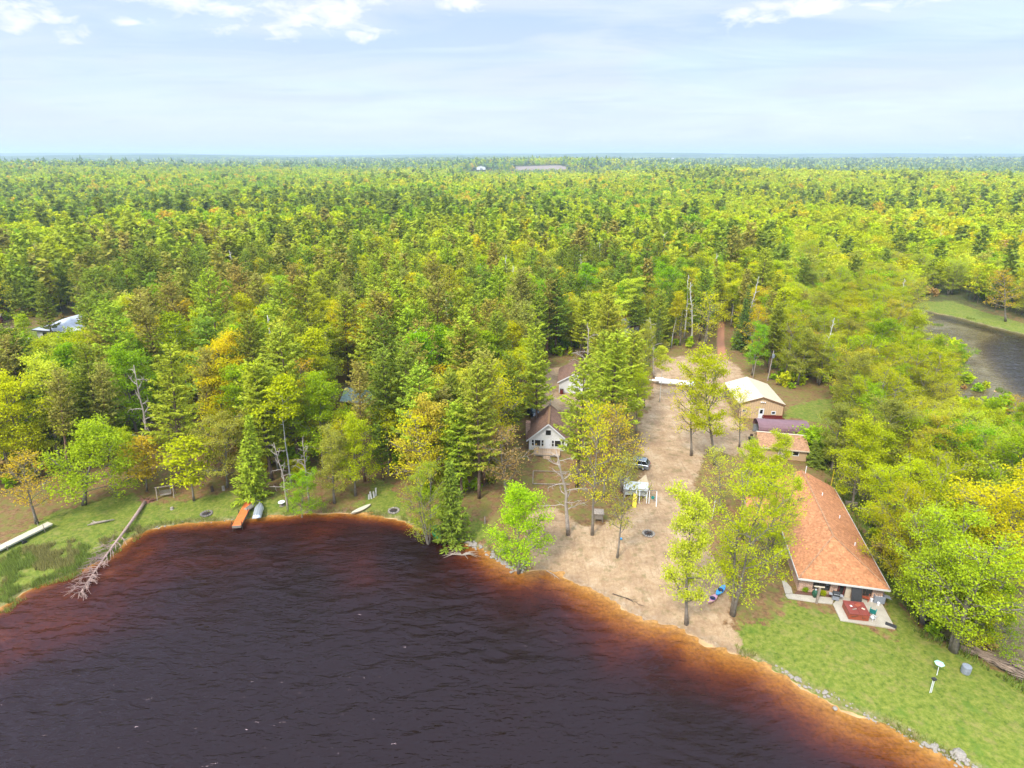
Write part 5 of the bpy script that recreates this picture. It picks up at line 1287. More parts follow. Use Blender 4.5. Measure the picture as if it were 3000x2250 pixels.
# --- green-roofed cabin and grey cabin in the woods, brown hut, white shed with red ridge
def cabin(name, x, y, rz, W_, D, wh, rh, wall, roof, label, trim='white_paint'):
    t = empty(name, (x, y, gz(x, y)), rz, label, 'cabin' if 'cabin' in name else name.split('_')[-1])
    MB().extr([(0, 0), (D, 0), (D, wh), (D / 2, rh), (0, wh)], 0, W_, 'x').build('wall', M[wall], t)
    k = (rh - wh) / (D / 2); o_ = .4; r = MB()
    r.slab([(-.4, -o_, wh - o_ * k + .16), (W_ + .4, -o_, wh - o_ * k + .16), (W_ + .4, D / 2, rh + .16), (-.4, D / 2, rh + .16)], .13)
    r.slab([(-.4, D / 2, rh + .16), (W_ + .4, D / 2, rh + .16), (W_ + .4, D + o_, wh - o_ * k + .16), (-.4, D + o_, wh - o_ * k + .16)], .13)
    r_ = r.build('roof', M[roof], t); MB().box(-.41, W_ + .41, -o_ - .06, -o_ - .004, wh - o_ * k - .06, wh - o_ * k + .17).build('fascia', M[trim], r_)
    door(t, W_ * .42, W_ * .42 + .9, 0, 2.0, M['white_plastic'], M['white_paint']); window(t, W_ * .68, W_ * .68 + 1.1, .9, 1.8, M['white_paint'])
    return t
cabin('green_roof_cabin', -34.9, 113.5, R(-8), 6.5, 5.5, 2.4, 3.9, 'dark_brown', 'green_roof', 'cabin with a pale green roof half hidden under tall pines')
gc = cabin('grey_cabin', -48.0, 99.5, R(-6), 7.0, 6.0, 2.4, 3.8, 'grey_wood', 'grey_metal_roof', 'grey cabin with white porch frames behind the orange dock')
for x in (.3, 2.4, 4.6): MB().bar((x, -1.2, .3), (x + 1.7, -1.2, .3), .08).bar((x, -1.2, 1.7), (x + 1.7, -1.2, 1.7), .08).bar((x, -1.2, .3), (x, -1.2, 1.7), .08).bar((x + 1.7, -1.2, .3), (x + 1.7, -1.2, 1.7), .08).build('porch_frame', M['white_paint'], gc)
MB().box(0, 7, -1.35, -.1, .12, .24).build('porch_floor', M['grey_wood'], gc)
x, y = G(893, 1300); cabin('brown_hut', x - 1, y + 1, R(-5), 2.6, 2.4, 2.1, 2.8, 'dark_brown', 'dark_brown', 'small dark brown hut with a white door frame in the woods')
x, y = G(1838, 985, 1.2); ws = cabin('white_shed', x, y, R(40), 5.0, 6.0, 3.2, 5.0, 'white_siding', 'grey_metal_roof', 'white shed with a red ridge glimpsed between spruces', 'red_roof')
MB().box(-.42, 5.42, 2.8, 3.2, 5.165, 5.23).build('ridge_cap', M['red_roof'], ws)
# --- far farm
tb = empty('farm_barn', (-97, 1745, gz(-97, 1745) + 3), R(5), 'bright white barn beside the distant field', 'barn'); gable_y(tb, 24, 12, 6, 10, .5, M['white_paint'], M['white_paint'])
MB().box(9, 15, -.1, -.02, 0, 4.5).build('door', M['grey_plastic'], tb)
for i, (x, y, l) in enumerate([(-262, 1800, 'tiny white farmhouse left of the distant barn'), (-240, 1880, 'small pale outbuilding behind the distant farmhouse'), (905, 3600, 'remote white farmstead on the right horizon')]):
    t = empty('farmhouse', (x, y, gz(x, y) + 8), R(10 * i), l, 'farmhouse'); s = 1 if i < 2 else 2.2; gable_y(t, 10 * s, 8 * s, 4 * s, 6.5 * s, .3, M['white_paint'], M['grey_metal_roof']); MB().prism([(.3, .3), (10 * s - .3, .3), (10 * s - .3, 8 * s - .3), (.3, 8 * s - .3)], -9, -.01).build('foundation', M['stone'], t)

# ================================================================== vehicles and trailer
def suv(loc, rz, paint, label, L=4.5, W_=1.8, H=1.68):
    t = empty('parked_suv', loc, rz, label, 'SUV')
    hw = W_ / 2; bl = .98
    prof = [(0, .35), (.05, .62), (.18, .86), (1.15, bl), (L - .12, bl + .03), (L, .80), (L - .02, .38), (L - .15, .26), (.15, .26)]
    MB().extr(prof, -hw, hw).build('body', M[paint], t, bevel=.05)
    g = [(1.05, bl + .01), (1.75, H - .12), (L - .65, H - .12), (L - .12, bl + .03)]; ti = .22
    MB().add([(g[0][0], -hw + .06, g[0][1]), (g[3][0], -hw + .06, g[3][1]), (g[3][0], hw - .06, g[3][1]), (g[0][0], hw - .06, g[0][1]),
              (g[1][0], -hw + ti, g[1][1]), (g[2][0], -hw + ti, g[2][1]), (g[2][0], hw - ti, g[2][1]), (g[1][0], hw - ti, g[1][1])],
             [(0, 3, 2, 1), (4, 5, 6, 7), (0, 1, 5, 4), (1, 2, 6, 5), (2, 3, 7, 6), (3, 0, 4, 7)]).build('window_glass', M['glass'], t)
    MB().slab([(1.72, -hw + .2, H), (L - .55, -hw + .2, H), (L - .55, hw - .2, H), (1.72, hw - .2, H)], .115).build('roof', M[paint], t, bevel=.03)
    pl = MB()
    for sy in (-1, 1):
        yb, yt = sy * (hw - .055), sy * (hw - ti + .005)
        for (xb, xt) in ((g[0][0], g[1][0]), (2.35, 2.45), (3.3, 3.2), (g[3][0], g[2][0])): pl.bar((xb, yb, bl), (xt, yt, H - .1), .07)
    pl.build('pillar', M[paint], t)
    MB().bar((1.9, -hw + .28, H + .05), (L - .8, -hw + .28, H + .05), .04).bar((1.9, hw - .28, H + .05), (L - .8, hw - .28, H + .05), .04).build('roof_rail', M['dark_trim'], t)
    for x in (.85, L - .9):
        for y in (-hw + .09, hw - .09):
            w_ = MB().tube([(x, y - .11, .34), (x, y + .11, .34)], .34, 18).build('wheel', M['tyre_rubber'], t)
            s = 1 if y > 0 else -1; MB().tube([(x, y + s * .112, .34), (x, y + s * .125, .34)], .2, 14).build('rim', M['aluminium'], w_)
    for y in (-hw + .3, hw - .3):
        MB().box(-.02, .04, y - .2, y + .2, .64, .76).build('headlight', M['lamp_lens'], t); MB().box(L - .03, L + .03, y - .12, y + .12, .72, .98).build('tail_light', M['red_lens'], t)
        MB().box(1.25, 1.42, (hw + .02) * (1 if y > 0 else -1) - .1, (hw + .02) * (1 if y > 0 else -1) + .1, bl, bl + .14).build('mirror', M[paint], t)
    return t
suv((18.9, 90.2, .8), R(-22), 'silver_paint', 'silver-blue SUV parked nose in under the trees at the clearing edge')
suv((3.6, 112.4, .8), R(-72), 'blue_paint', 'dark blue SUV parked behind the left side of the white cottage')
tl = empty('flatbed_trailer', (33.6, 127.6, .85), R(-16), 'long white aluminium flatbed trailer with ladder-like deck', 'trailer')
f = MB(); f.box(0, 8.2, 0, .14, .55, .85).box(0, 8.2, 2.36, 2.5, .55, .85).box(0, .14, .14, 2.36, .6, .8).box(8.06, 8.2, .14, 2.36, .6, .8).box(4.6, 4.75, .14, 2.36, .6, .8); f.build('frame', M['white_paint'], tl)
d = MB()
for i in range(12): d.box(.2, 4.58, .24 + i * .18, .34 + i * .18, .81, .84)
for i in range(12): d.box(4.8, 8.04, .24 + i * .18, .34 + i * .18, .81, .84)
d.build('deck_slat', M['white_plastic'], tl); MB().box(-1.6, 0, 0.9, 1.6, .6, .75).bar((-2.4, 1.25, .65), (-1.6, 1.25, .65), .12).build('tongue', M['white_paint'], tl)
MB().box(-.9, .9, .3, 2.2, .86, 1.15).build('front_box', M['white_paint'], tl)
for x in (5.2, 6.1):
    for y in (.25, 2.25): MB().tube([(x, y - .1, .3), (x, y + .1, .3)], .3, 14).build('wheel', M['tyre_rubber'], tl)

# ================================================================== yard things
ph = empty('playhouse_shelter', (17.2, 79.6, .75), R(-9.5), 'open grey-roofed play shelter behind the yellow slide', 'play shelter')
MB().box(0, 3.5, 0, .08, .6, 1.7).build('front_panel', M['playhouse_grey'], ph)
MB().slab([(-.1, -.25, 1.68), (3.6, -.25, 1.68), (3.6, 1.15, 2.35), (-.1, 1.15, 2.35)], .06).build('roof', M['playhouse_grey'], ph)
MB().slab([(-.1, .0, 1.6), (-.06, 3.0, 1.5), (.75, 2.6, 2.3), (.75, .4, 2.3)], .05).build('side_roof', M['playhouse_grey'], ph)
MB().slab([(1.9, 1.2, 2.33), (3.55, 1.2, 2.33), (3.3, 2.6, 2.9), (3.2, 2.6, 2.9)], .05).build('back_roof', M['playhouse_tan'], ph)
MB().box(.3, 3.3, 1.0, 2.6, .5, .56).build('platform', M['deck_wood'], ph)
for x in (.15, 3.4):
    for y in (.15, 2.7): MB().box(x - .06, x + .06, y - .06, y + .06, 0, 1.6).build('post', M['white_paint'], ph)
sw = empty('swing_set', (18.6, 77.7, .75), R(-9.5), 'white-legged swing set with a teal toddler swing', 'swing set')
MB().bar((0, 1.0, 2.1), (3.2, 1.0, 2.1), .10).build('beam', M['grey_wood'], sw)
for (x, y) in ((0.1, .2), (0.6, .4), (1.7, .5), (2.05, .5), (3.1, -.2), (3.1, 1.9)): MB().bar((x, y, 0), (min(x, 3.15), 1.0, 2.05), .09).build('leg', M['white_paint'], sw)
MB().lathe((2.6, .9, .7), [(.1, 0), (.22, .05), (.26, .35), (.22, .36), (.18, .1)], 12).build('bucket_seat', M['teal_plastic'], sw)
MB().bar((2.45, .9, 1.0), (2.45, 1.0, 2.05), .03).bar((2.75, .9, 1.0), (2.75, 1.0, 2.05), .03).build('chain', M['grey_plastic'], sw)
sd_ = empty('yellow_slide', (18.05, 76.9, .75), R(-14), 'bright yellow slide in front of the grey play shelter', 'slide')
MB().add([(0, 0, .06), (.5, 0, .06), (.5, 2.0, 1.25), (0, 2.0, 1.25), (0, 0, .0), (.5, 0, .0), (.5, 2.0, 1.19), (0, 2.0, 1.19)], [(0, 1, 2, 3), (7, 6, 5, 4), (0, 4, 5, 1), (2, 6, 7, 3), (0, 3, 7, 4), (1, 5, 6, 2)]).build('chute', M['yellow_plastic'], sd_)
for x in (-.05, .505): MB().add([(x, 0, .0), (x + .045, 0, .0), (x + .045, 2, 1.19), (x, 2, 1.19), (x, 0, .2), (x + .045, 0, .2), (x + .045, 2, 1.42), (x, 2, 1.42)], [(0, 3, 2, 1), (4, 5, 6, 7), (0, 1, 5, 4), (1, 2, 6, 5), (2, 3, 7, 6), (3, 0, 4, 7)]).build('side_rail', M['yellow_plastic'], sd_)
# timber frame, box stand
tf = empty('timber_frame', (*zB(1240, 815), .8), R(-3), 'thin timber edging of a bare rectangular plot in front of the cottage', 'garden frame')
MB().box(0, 5.9, 0, .12, 0, .12).build('long_board', M['driftwood'], tf); MB().box(-.05, .07, .13, 4.2, 0, .12).build('short_board', M['driftwood'], tf); MB().box(0, 5.9, 4.21, 4.3, 0, .1).build('long_board', M['driftwood'], tf)
bs = empty('box_stand', (*zB(1640, 1062), .8), R(-4), 'weathered wooden booth with a flat lid under the yellow budding tree', 'booth')
MB().box(0, 1.2, 0, 1.2, .5, 1.35).build('box', M['grey_wood'], bs); MB().box(-.12, 1.32, -.12, 1.32, 1.36, 1.45).build('lid', M['driftwood'], bs)
for x in (.05, 1.15):
    for y in (.05, 1.15): MB().box(x - .05, x + .05, y - .05, y + .05, 0, .495).build('leg', M['grey_wood'], bs)
def firering(u, v, Zf, m, l, n=14, r_=.75):
    x, y = Zf(u, v); t = empty('fire_ring', (x, y, gz(x, y)), 0, l, 'fire ring'); rg = np.random.default_rng(int(u))
    s = MB()
    for k in range(n):
        a = 2 * pi * k / n; q = .17 * rg.uniform(.8, 1.3); s.lathe((r_ * cos(a), r_ * sin(a), -.03), [(q * .7, 0), (q, .08), (q * .9, .18), (q * .4, .25)], 6)
    s.build('ring_stones', M[m], t); MB().cyl((0, 0), r_ * .8, -.05, .06, 14).build('ash_bed', M['ash'], t)
    lg = MB(); lg.bar((-.4, -.1, .12), (.35, .2, .16), .12).bar((-.1, .35, .14), (.2, -.35, .24), .1); lg.build('charred_log', M['dark_brown'], t)
firering(338, 967, zB, 'stone', 'stone fire ring on the grass by the white canoe'); firering(1990, 1140, zB, 'stone', 'stone fire ring in the sand under the beach tree')
firering(1070, 1232, zB, 'dark_stone', 'half-buried fire ring on the rock-lined point'); firering(1335, 988, zA, 'dark_stone', 'dark fire ring on the left lawn left of the orange dock')
# boats
def hull(t, L, W_, H, m, n=13, keel=.0, name='hull', inv=False, stern=0.0):
    P = []; Fc = []; K = 7
    for i in range(n):
        s = i / (n - 1); wv = (sin(pi * (s * (1 - stern) + stern * .5 * (1 if s > .0 else 0))) ** .62) if stern == 0 else (min(1.0, (1 - s) * 3.0 + .0) ** .5 if s > .55 else .92 + .08 * s)
        wv = max(wv, .02); sh = .25 * (2 * s - 1) ** 2 if stern == 0 else .2 * s * s
        for k in range(K):
            a = pi * k / (K - 1); y = -cos(a) * W_ / 2 * wv; z = H * (1 - sin(a) ** .8 * (1 - .15 * (2 * s - 1) ** 2)) + sh * H
            P.append((s * L - L / 2, y, -z if inv else z))
    for i in range(n - 1):
        for k in range(K - 1): Fc.append((i * K + k, i * K + k + 1, (i + 1) * K + k + 1, (i + 1) * K + k))
    zt = 1
    Fc += [tuple(range(K)), tuple(range((n - 1) * K + K - 1, (n - 1) * K - 1, -1))]
    mb = MB().add(P, Fc)
    # closed deck a little below the rim
    Q = [];
    for i in range(n): Q += [P[i * K], P[i * K + K - 1]]
    mb.add([(x, y, z - .01 if not inv else z + .01) for x, y, z in Q], [(2 * i, 2 * i + 1, 2 * i + 3, 2 * i + 2) for i in range(n - 1)])
    return mb.build(name, m, t, smooth=True)
def kayak(p, q, m, l, cat='kayak', nm='kayak', Wd=.72, Hh=.32, cock=True):
    L = hypot(q[0] - p[0], q[1] - p[1]); x, y = (p[0] + q[0]) / 2, (p[1] + q[1]) / 2
    t = empty(nm, (x, y, gz(x, y) + .02), atan2(q[1] - p[1], q[0] - p[0]), l, cat)
    hull(t, L, Wd, Hh, M[m]);
    if cock:
        MB().lathe((0, 0, Hh * .9), [(.30, 0), (.34, .08), (.30, .10), (.22, .06)], 14).build('cockpit_rim', M['navy_plastic'], t); MB().box(-.14, .12, -.14, .14, Hh * .95, Hh + .12).build('seat', M['dark_trim'], t)
    return t
kayak(zC(215, 1548), zC(272, 1484), 'blue_plastic', 'bright blue kayak lying on the sand'); kayak(zC(163, 1592), zC(222, 1538), 'pink_plastic', 'faded pink kayak touching the stern of the blue kayak')
cn_ = kayak(zB(63, 992), zB(190, 934), 'pale_deck', 'slim off-white canoe turned over on the grass by the cove', 'canoe', 'canoe', .85, .35, False)
ab = empty('aluminium_rowboat', ((-37.18 - 38.0) / 2, 75.9, .78), R(104), 'silver aluminium rowboat upside down beside the orange dock', 'rowboat')
hb_ = hull(ab, 4.0, 1.35, .5, M['aluminium'], inv=True, stern=1.0); hb_.location = (0, 0, .52)
MB().bar((-1.9, 0, .53), (1.6, 0, .56), .06).bar((-1.9, .3, .5), (1.3, .3, .5), .03).bar((-1.9, -.3, .5), (1.3, -.3, .5), .03).build('keel', M['aluminium'], ab)
jb = empty('jon_boat', (-39.0, 77.4, .78), R(70), 'darker grey boat upside down between the orange dock and the rowboat', 'rowboat'); hj = hull(jb, 3.0, .85, .35, M['grey_wood'], inv=True, stern=1.0); hj.location = (0, 0, .37); MB().bar((-1.4, 0, .375), (1.2, 0, .40), .05).build('keel', M['grey_wood'], jb)
# orange dock
dd = empty('orange_dock', (-39.15, 71.95, 0.0), R(7), 'narrow bright orange plank dock reaching off the left lawn', 'dock')
MB().box(-.6, .6, 0, 7.6, .82, .92).build('planking', M['orange_planks'], dd)
for x in (-.66, .66):
    for y in (.25, 3.4): MB().tube([(x, y, -.9), (x, y, 1.5)], .05, 6).build('post', M['dark_brown'], dd)
MB().box(-.6, .6, -.06, -.005, .55, .92).box(-.60, -.52, 0, 7.5, .62, .815).box(.52, .60, 0, 7.5, .62, .815).build('side_beam', M['grey_wood'], dd)
MB().box(-.52, .52, 7.0, 7.5, .3, .61).build('shore_block', M['grey_wood'], dd)
# pale rolling dock
wd = empty('rolling_dock', (-67.9, 66.2, .62), R(66), 'pale plank dock section hauled out on wheels at the left edge', 'dock')
MB().box(-1.5, 6.2, -.6, .6, .75, .85).build('planking', M['pale_planks'], wd); MB().bar((-1.4, -.55, .68), (6.1, -.55, .68), .08).bar((-1.4, .55, .68), (6.1, .55, .68), .08).build('side_beam', M['aluminium'], wd)
for x in (.4, 5.0):
    for y in (-.66, .66): MB().bar((x, y, -.1), (x, y, 1.5 if x > 3 else 1.0), .06).build('leg', M['driftwood'], wd)
for y in (-.9, .9): MB().tube([(2.3, y - .08, .30), (2.3, y + .08, .30)], .30, 14).build('wheel', M['tyre_rubber'], wd)
MB().bar((2.3, -.9, .3), (2.3, .9, .3), .05).bar((2.3, 0, .3), (4.6, .0, .7), .06).build('axle', M['driftwood'], wd)
# garden swing
gs = empty('garden_swing', (-54.4, 79.4, .8), R(18), 'weathered wooden A-frame garden swing bench on the left lawn', 'swing bench')
for x in (0, 2.3):
    MB().bar((x, -.6, 0), (x, 0, 1.8), .1).build('leg', M['driftwood'], gs); MB().bar((x, .6, 0), (x, 0, 1.8), .1).build('leg', M['driftwood'], gs)
MB().bar((-.15, 0, 1.85), (2.45, 0, 1.85), .12).build('top_beam', M['driftwood'], gs)
q = MB()
for i in range(4): q.box(.4, 1.9, -.25 + i * .13, -.15 + i * .13, .5, .54)
q.build('seat', M['grey_wood'], gs); q = MB()
for i in range(9): q.box(.42 + i * .165, .52 + i * .165, .29, .33, .56, 1.05)
q.box(.4, 1.9, .335, .36, .98, 1.06).build('backrest', M['grey_wood'], gs)
MB().bar((.42, -.2, .55), (.4, 0, 1.8), .025).bar((1.88, -.2, .55), (1.9, 0, 1.8), .025).build('chain', M['grey_plastic'], gs)
# fallen pine reaching into the lake
ft = empty('fallen_pine', (-55.6, 78.0, .0), 0, 'long fallen bare pine lying from the lawn into the lake', 'fallen tree')
rg = np.random.default_rng(5); a0 = np.array([0, 0, 1.0]); a1 = np.array([2.9, -19.3, .15]); T_ = MB()
T_.tube([a0 + (a1 - a0) * s + [0.15 * sin(s * 6), 0, .1 * sin(s * 5)] for s in np.linspace(0, 1, 10)], list(np.linspace(.27, .05, 10)), 8); T_.build('trunk', M['pink_wood'], ft, smooth=True)
br = MB()
for k in range(64):
    s = .42 + .58 * (k / 64) ** .75; p = a0 + (a1 - a0) * s; sd2 = rg.choice([-1, 1]); L = rg.uniform(1.0, 2.6) * (1.15 - .3 * s)
    d = np.array([sd2 * rg.uniform(.5, 1.0), -rg.uniform(.5, 1.0), rg.uniform(-.15, .6)]); d /= np.linalg.norm(d)
    p1 = p + d * L * .5 + [0, 0, .12]; p2 = p + d * L + [0, -.15, -.1]; br.tube([p, p1, p2], [.055, .038, .018], 4, cap=False)
    for j in range(4): e = rg.normal(size=3) * .35; br.tube([p1, p1 + d * L * .3 + e], [.025, .012], 3, cap=False)
br.build('branches', M['pink_wood'], ft)
rb = MB()
for k in range(60):
    a = rg.uniform(0, 6.28); e = rg.uniform(-.3, 1.2); d = np.array([cos(a) * 1.2, .35 + rg.uniform(-.2, .4), .25 * e + abs(sin(a)) * .5]); L = rg.uniform(.7, 1.5)
    rb.tube([(0, .1, .8), np.array([0, .2, .7]) + d * L * .6, np.array([0, .3, .5]) + d * L + rg.normal(size=3) * .15], [.08, .05, .02], 4, cap=False)
rb.lathe((0, .45, .1), [(1.0, 0), (.95, .35), (.6, .9), (.2, 1.05)], 10); rb.build('root_ball', M['root_soil'], ft)
# smaller lawn things
x, y = zA(640, 1070); t = empty('driftwood_log', (x, y, gz(x, y) + .12), R(14), 'forked grey driftwood log on the left lawn', 'log'); MB().tube([(-.9, -.1, .05), (.2, .05, .1), (1.9, .35, .05)], [.2, .16, .08], 8).build('trunk', M['driftwood'], t, smooth=True); MB().tube([(-.3, 0, .1), (-.9, .5, .2)], [.12, .05], 6).tube([(-.6, 0, .05), (-1.3, -.35, .05)], [.12, .06], 6).build('branches', M['driftwood'], t)
x, y = zA(1825, 938); t = empty('cable_spool_table', (x, y, gz(x, y)), 0, 'round white spool table at the cove edge', 'table'); MB().cyl((0, 0), .5, .62, .68, 18).build('tabletop', M['white_plastic'], t); MB().cyl((0, 0), .16, .04, .615, 12).build('pedestal', M['grey_wood'], t); MB().cyl((0, 0), .4, 0, .035, 16).build('base', M['grey_wood'], t)
for u, v, l, hh in [(1378, 862, 'dark upright stump on the left lawn', .9), (1450, 855, 'pale carved stump at the foot of the spreading oak', .7), (1112, 965, 'small pale stump behind the fallen pine lawn', .35)]:
    x, y = zA(u, v); tag(MB().lathe((0, 0, 0), [(.30, -.1), (.24, .1), (.2, hh), (.05, hh + .04)], 9).build('tree_stump', M['bark_dead'] if 'pale' in l else M['dark_brown'], None, (x, y, gz(x, y))), l, 'stump')
for i, (u, v, hh) in enumerate([(195, 895, 1.1), (212, 888, .9), (178, 898, .7), (222, 880, 1.3)]):
    x, y = zB(u, v); t = tag(MB().tube([(0, 0, -.1), (.1 * i - .2, .15, hh)], [.16, .13], 8).build('birch_stump', M['bark_white'], None, (x, y, gz(x, y))), 'white birch stump in the cluster above the canoe', 'stump', 'white birch stumps above the canoe')
x, y = zB(615, 1118); t = empty('green_lounger', (x, y, gz(x, y) + .02), R(25), 'bright green plastic lounge chair at the waterline', 'lounge chair')
MB().slab([(-.4, -.6, .25), (.4, -.6, .25), (.4, .25, .32), (-.4, .25, .32)], .08).build('seat', M['green_plastic'], t); MB().slab([(-.4, .2, .34), (.4, .2, .34), (.42, .75, 1.15), (-.42, .75, 1.15)], .08).build('backrest', M['green_plastic'], t)
MB().box(-.5, -.405, -.6, .3, 0, .55).build('armrest', M['green_plastic'], t); MB().box(.405, .5, -.6, .3, 0, .55).build('armrest', M['green_plastic'], t); MB().slab([(-.4, -1.1, .1), (.4, -1.1, .1), (.4, -.6, .25), (-.4, -.6, .25)], .06).build('footrest', M['green_plastic'], t)
x, y = zB(780, 1275, 0); db = MB()
for k in range(16): a = rg.uniform(-.5, .5); L = rg.uniform(1.0, 2.6); s = rg.choice([-1, 1]); db.tube([(0, 0, .02), (s * L * .5, a, .35), (s * L, a * 2, .02)], [.08, .05, .02], 4, cap=False)
tag(db.build('sunken_branch', M['driftwood'], None, (x, y, 0), R(-8)), 'bare branch sticking out of the water off the rocky point', 'branch')
x, y = zB(1812, 1176); tag(MB().lathe((0, 0, 0), [(.03, 0), (.13, .05), (.17, .16), (.13, .27), (.03, .32)], 12).build('blue_ball', M['blue_plastic'], None, (x, y, gz(x, y)), smooth=True), 'small blue ball on the pale sand patch', 'ball')
x, y = zB(930, 1060); tag(MB().lathe((0, 0, 0), [(.14, -.1), (.11, 1.0), (.03, 1.15)], 7).build('wooden_stake', M['driftwood'], None, (x, y, gz(x, y))), 'short grey stake standing on the rocky point', 'stake')
# right lawn
x, y = zD(1650, 1048); t = empty('garden_parasol', (x, y, gz(x, y)), 0, 'pale mint-green parasol standing on the right lawn', 'parasol')
MB().tube([(0, 0, 0), (.12, .25, 1.45)], .03, 8).build('pole', M['white_paint'], t)
cnp = MB(); P = [(.12, .25, 1.5)] + [(.12 + .46 * cos(pi / 3 * k + .3), .25 + .46 * sin(pi / 3 * k + .3), 1.30) for k in range(6)]; P2 = [(p[0], p[1], p[2] - .04) for p in P]
cnp.add(P + P2, [(0, 1 + k, 1 + (k + 1) % 6) for k in range(6)] + [(7, 8 + (k + 1) % 6, 8 + k) for k in range(6)] + [(1 + k, 8 + k, 8 + (k + 1) % 6, 1 + (k + 1) % 6) for k in range(6)]).build('canopy', M['mint_cloth'], t)
x, y = zD(1832, 1035); t = empty('grey_barrel', (x, y, gz(x, y)), 0, 'grey plastic barrel on the lawn near the brush pile', 'barrel'); MB().lathe((0, 0, 0), [(.36, 0), (.42, .1), (.44, .45), (.42, .82), (.40, .85)], 18).build('body', M['grey_plastic'], t); MB().lathe((0, 0, 0), [(.43, .855), (.43, .9), (.38, .93)], 18).build('lid', M['grey_plastic'], t)
x, y = zD(1608, 1162); t = empty('bird_feeder_pole', (x, y, gz(x, y)), R(8), 'twin white pole with a dark cap on the right lawn', 'pole'); MB().bar((-.06, 0, 0), (.02, .15, 1.5), .05).bar((.10, 0, 0), (.18, .15, 1.5), .05).build('pole', M['white_paint'], t); MB().box(-.08, .28, 0, .3, 1.52, 1.7).build('cap', M['dark_trim'], t)
bp = MB(); p0 = np.array([*zD(1800, 860), .5]); p1 = np.array([*zD(2330, 1090), .5]); dirv = (p1 - p0) / np.linalg.norm(p1 - p0)
for k in range(170):
    s = rg.uniform(0.05, 1) ** .8; c0 = p0 + (p1 - p0) * s + [0, rg.normal() * .9 * s, abs(rg.normal()) * .5 * s]; d = dirv + rg.normal(size=3) * [.22, .22, .08]; L = rg.uniform(1.2, 3.8)
    r_ = rg.uniform(.015, .06); bp.tube([c0 - d * L / 2, c0 + rg.normal(size=3) * .08, c0 + d * L / 2], [r_, r_ * .9, r_ * .4], 4, cap=False)
tag(bp.build('brush_heap', M['brush_wood']), 'long heap of cut branches at the swamp edge', 'brush heap', kind='stuff')
# utility poles and stakes
def pole(ub, vb, ut, vt, l, m='bark_dead', r_=.14, box=True):
    x, y = G(ub, vb); hgt = 1
    for _ in range(60):
        if proj(x, y, hgt)[1] * KF > vt: hgt += .2
    t = empty('utility_pole', (x, y, gz(x, y) - .1), 0, l, 'pole'); dx = (ut - proj(x, y, hgt)[0] * KF) * proj(x, y, hgt)[2] / FPX
    MB().tube([(0, 0, 0), (dx, 0, hgt)], [r_, r_ * .7], 8).build('pole', M[m], t)
    if box: MB().box(dx * .8 - .22, dx * .8 + .22, -.55, -.15, hgt * .78, hgt * .9).build('transformer', M['grey_plastic'], t)
pole(2249, 1112, 2266, 1035, 'grey utility pole with a transformer behind the tan building'); pole(2206, 1105, 2215, 1060, 'thin bare pole left of the utility pole', r_=.09, box=False)
x, y = zC(970, 842); t = tag(MB().tube([(0, 0, 0), (0, 0, 3.4)], .06, 6).build('yellow_pole', M['yellow_plastic'], None, (x, y + .5, gz(x, y))), 'thin yellow pole at the back corner of the brick house', 'pole')
x, y = zC(190, 1040); tag(MB().tube([(0, 0, 0), (.1, 0, 3.0)], .045, 6).build('pale_stake', M['white_paint'], None, (x, y, gz(x, y))), 'thin pale stake in the sand left of the brick house', 'stake')
x, y = zC(1095, 945); t = empty('log_crib', (x, y, .5), R(-20), 'small stack of split logs behind the brick house', 'log stack')
for i in range(5): MB().bar((-.8, .1 * i, .15 + .2 * (i % 3)), (.8, .1 * i, .15 + .2 * (i % 3)), .16).build('log', M['driftwood'], t)

# ---- shoreline rocks (each a stone of its own)
RK = []
for sdn in range(4):
    rg2 = np.random.default_rng(900 + sdn); import bmesh
    bm = bmesh.new(); bmesh.ops.create_icosphere(bm, subdivisions=2, radius=1.0)
    for v in bm.verts: v.co *= 1 + .22 * (rg2.random() - .5); v.co.z *= .62
    me = bpy.data.meshes.new('rock'); bm.to_mesh(me); bm.free(); me.materials.append(M['stone']); me.shade_flat(); RK.append(me)
def rocks(pts, n, s0, s1, label, group, spread=.35, seed=1):
    rg2 = np.random.default_rng(seed); P = np.array(pts); L = np.r_[0, np.cumsum(np.hypot(*np.diff(P, axis=0).T))]
    for i in range(n):
        s = rg2.uniform(0, L[-1]); x = np.interp(s, L, P[:, 0]) + rg2.normal() * spread; y = np.interp(s, L, P[:, 1]) + rg2.normal() * spread; q = rg2.uniform(s0, s1)
        o = link('shore_rock', RK[rg2.integers(4)], None, (x, y, max(gz(x, y), -.05) + q * .2), rg2.uniform(0, 6)); o.scale = (q, q * rg2.uniform(.7, 1), q * rg2.uniform(.7, 1)); tag(o, label, 'rock', group)
rocks([zB(u, v, .2) for u, v in [(750, 1160), (800, 1180), (850, 1205), (905, 1218)]], 46, .12, .30, 'pale grey rock in the riprap beside the leaning birch', 'riprap rocks beside the leaning birch', .22, 1)
rocks([zB(u, v, .2) for u, v in [(942, 1245), (1000, 1285), (1060, 1325), (1120, 1360), (1180, 1378)]], 62, .12, .30, 'pale rock in the riprap of the lime tree point', 'riprap rocks of the lime tree point', .22, 2)
rocks([zB(u, v, .2) for u, v in [(1180, 1375), (1190, 1340), (1165, 1310)]], 12, .12, .26, 'rock at the foot of the bright lime-green young tree', 'rocks at the foot of the lime tree', .2, 3)
rocks([zD(u, v, .1) for u, v in [(620, 1010), (700, 1070), (760, 1100), (830, 1150), (960, 1200)]], 30, .08, .24, 'white-grey rock along the upper lawn edge', 'rocks along the upper lawn edge', .22, 4)
rocks([zD(u, v, .1) for u, v in [(960, 1200), (1080, 1250), (1250, 1340), (1400, 1410), (1520, 1480)]], 40, .05, .16, 'small stone along the middle of the right shore', 'small stones along the right shore', .25, 5)
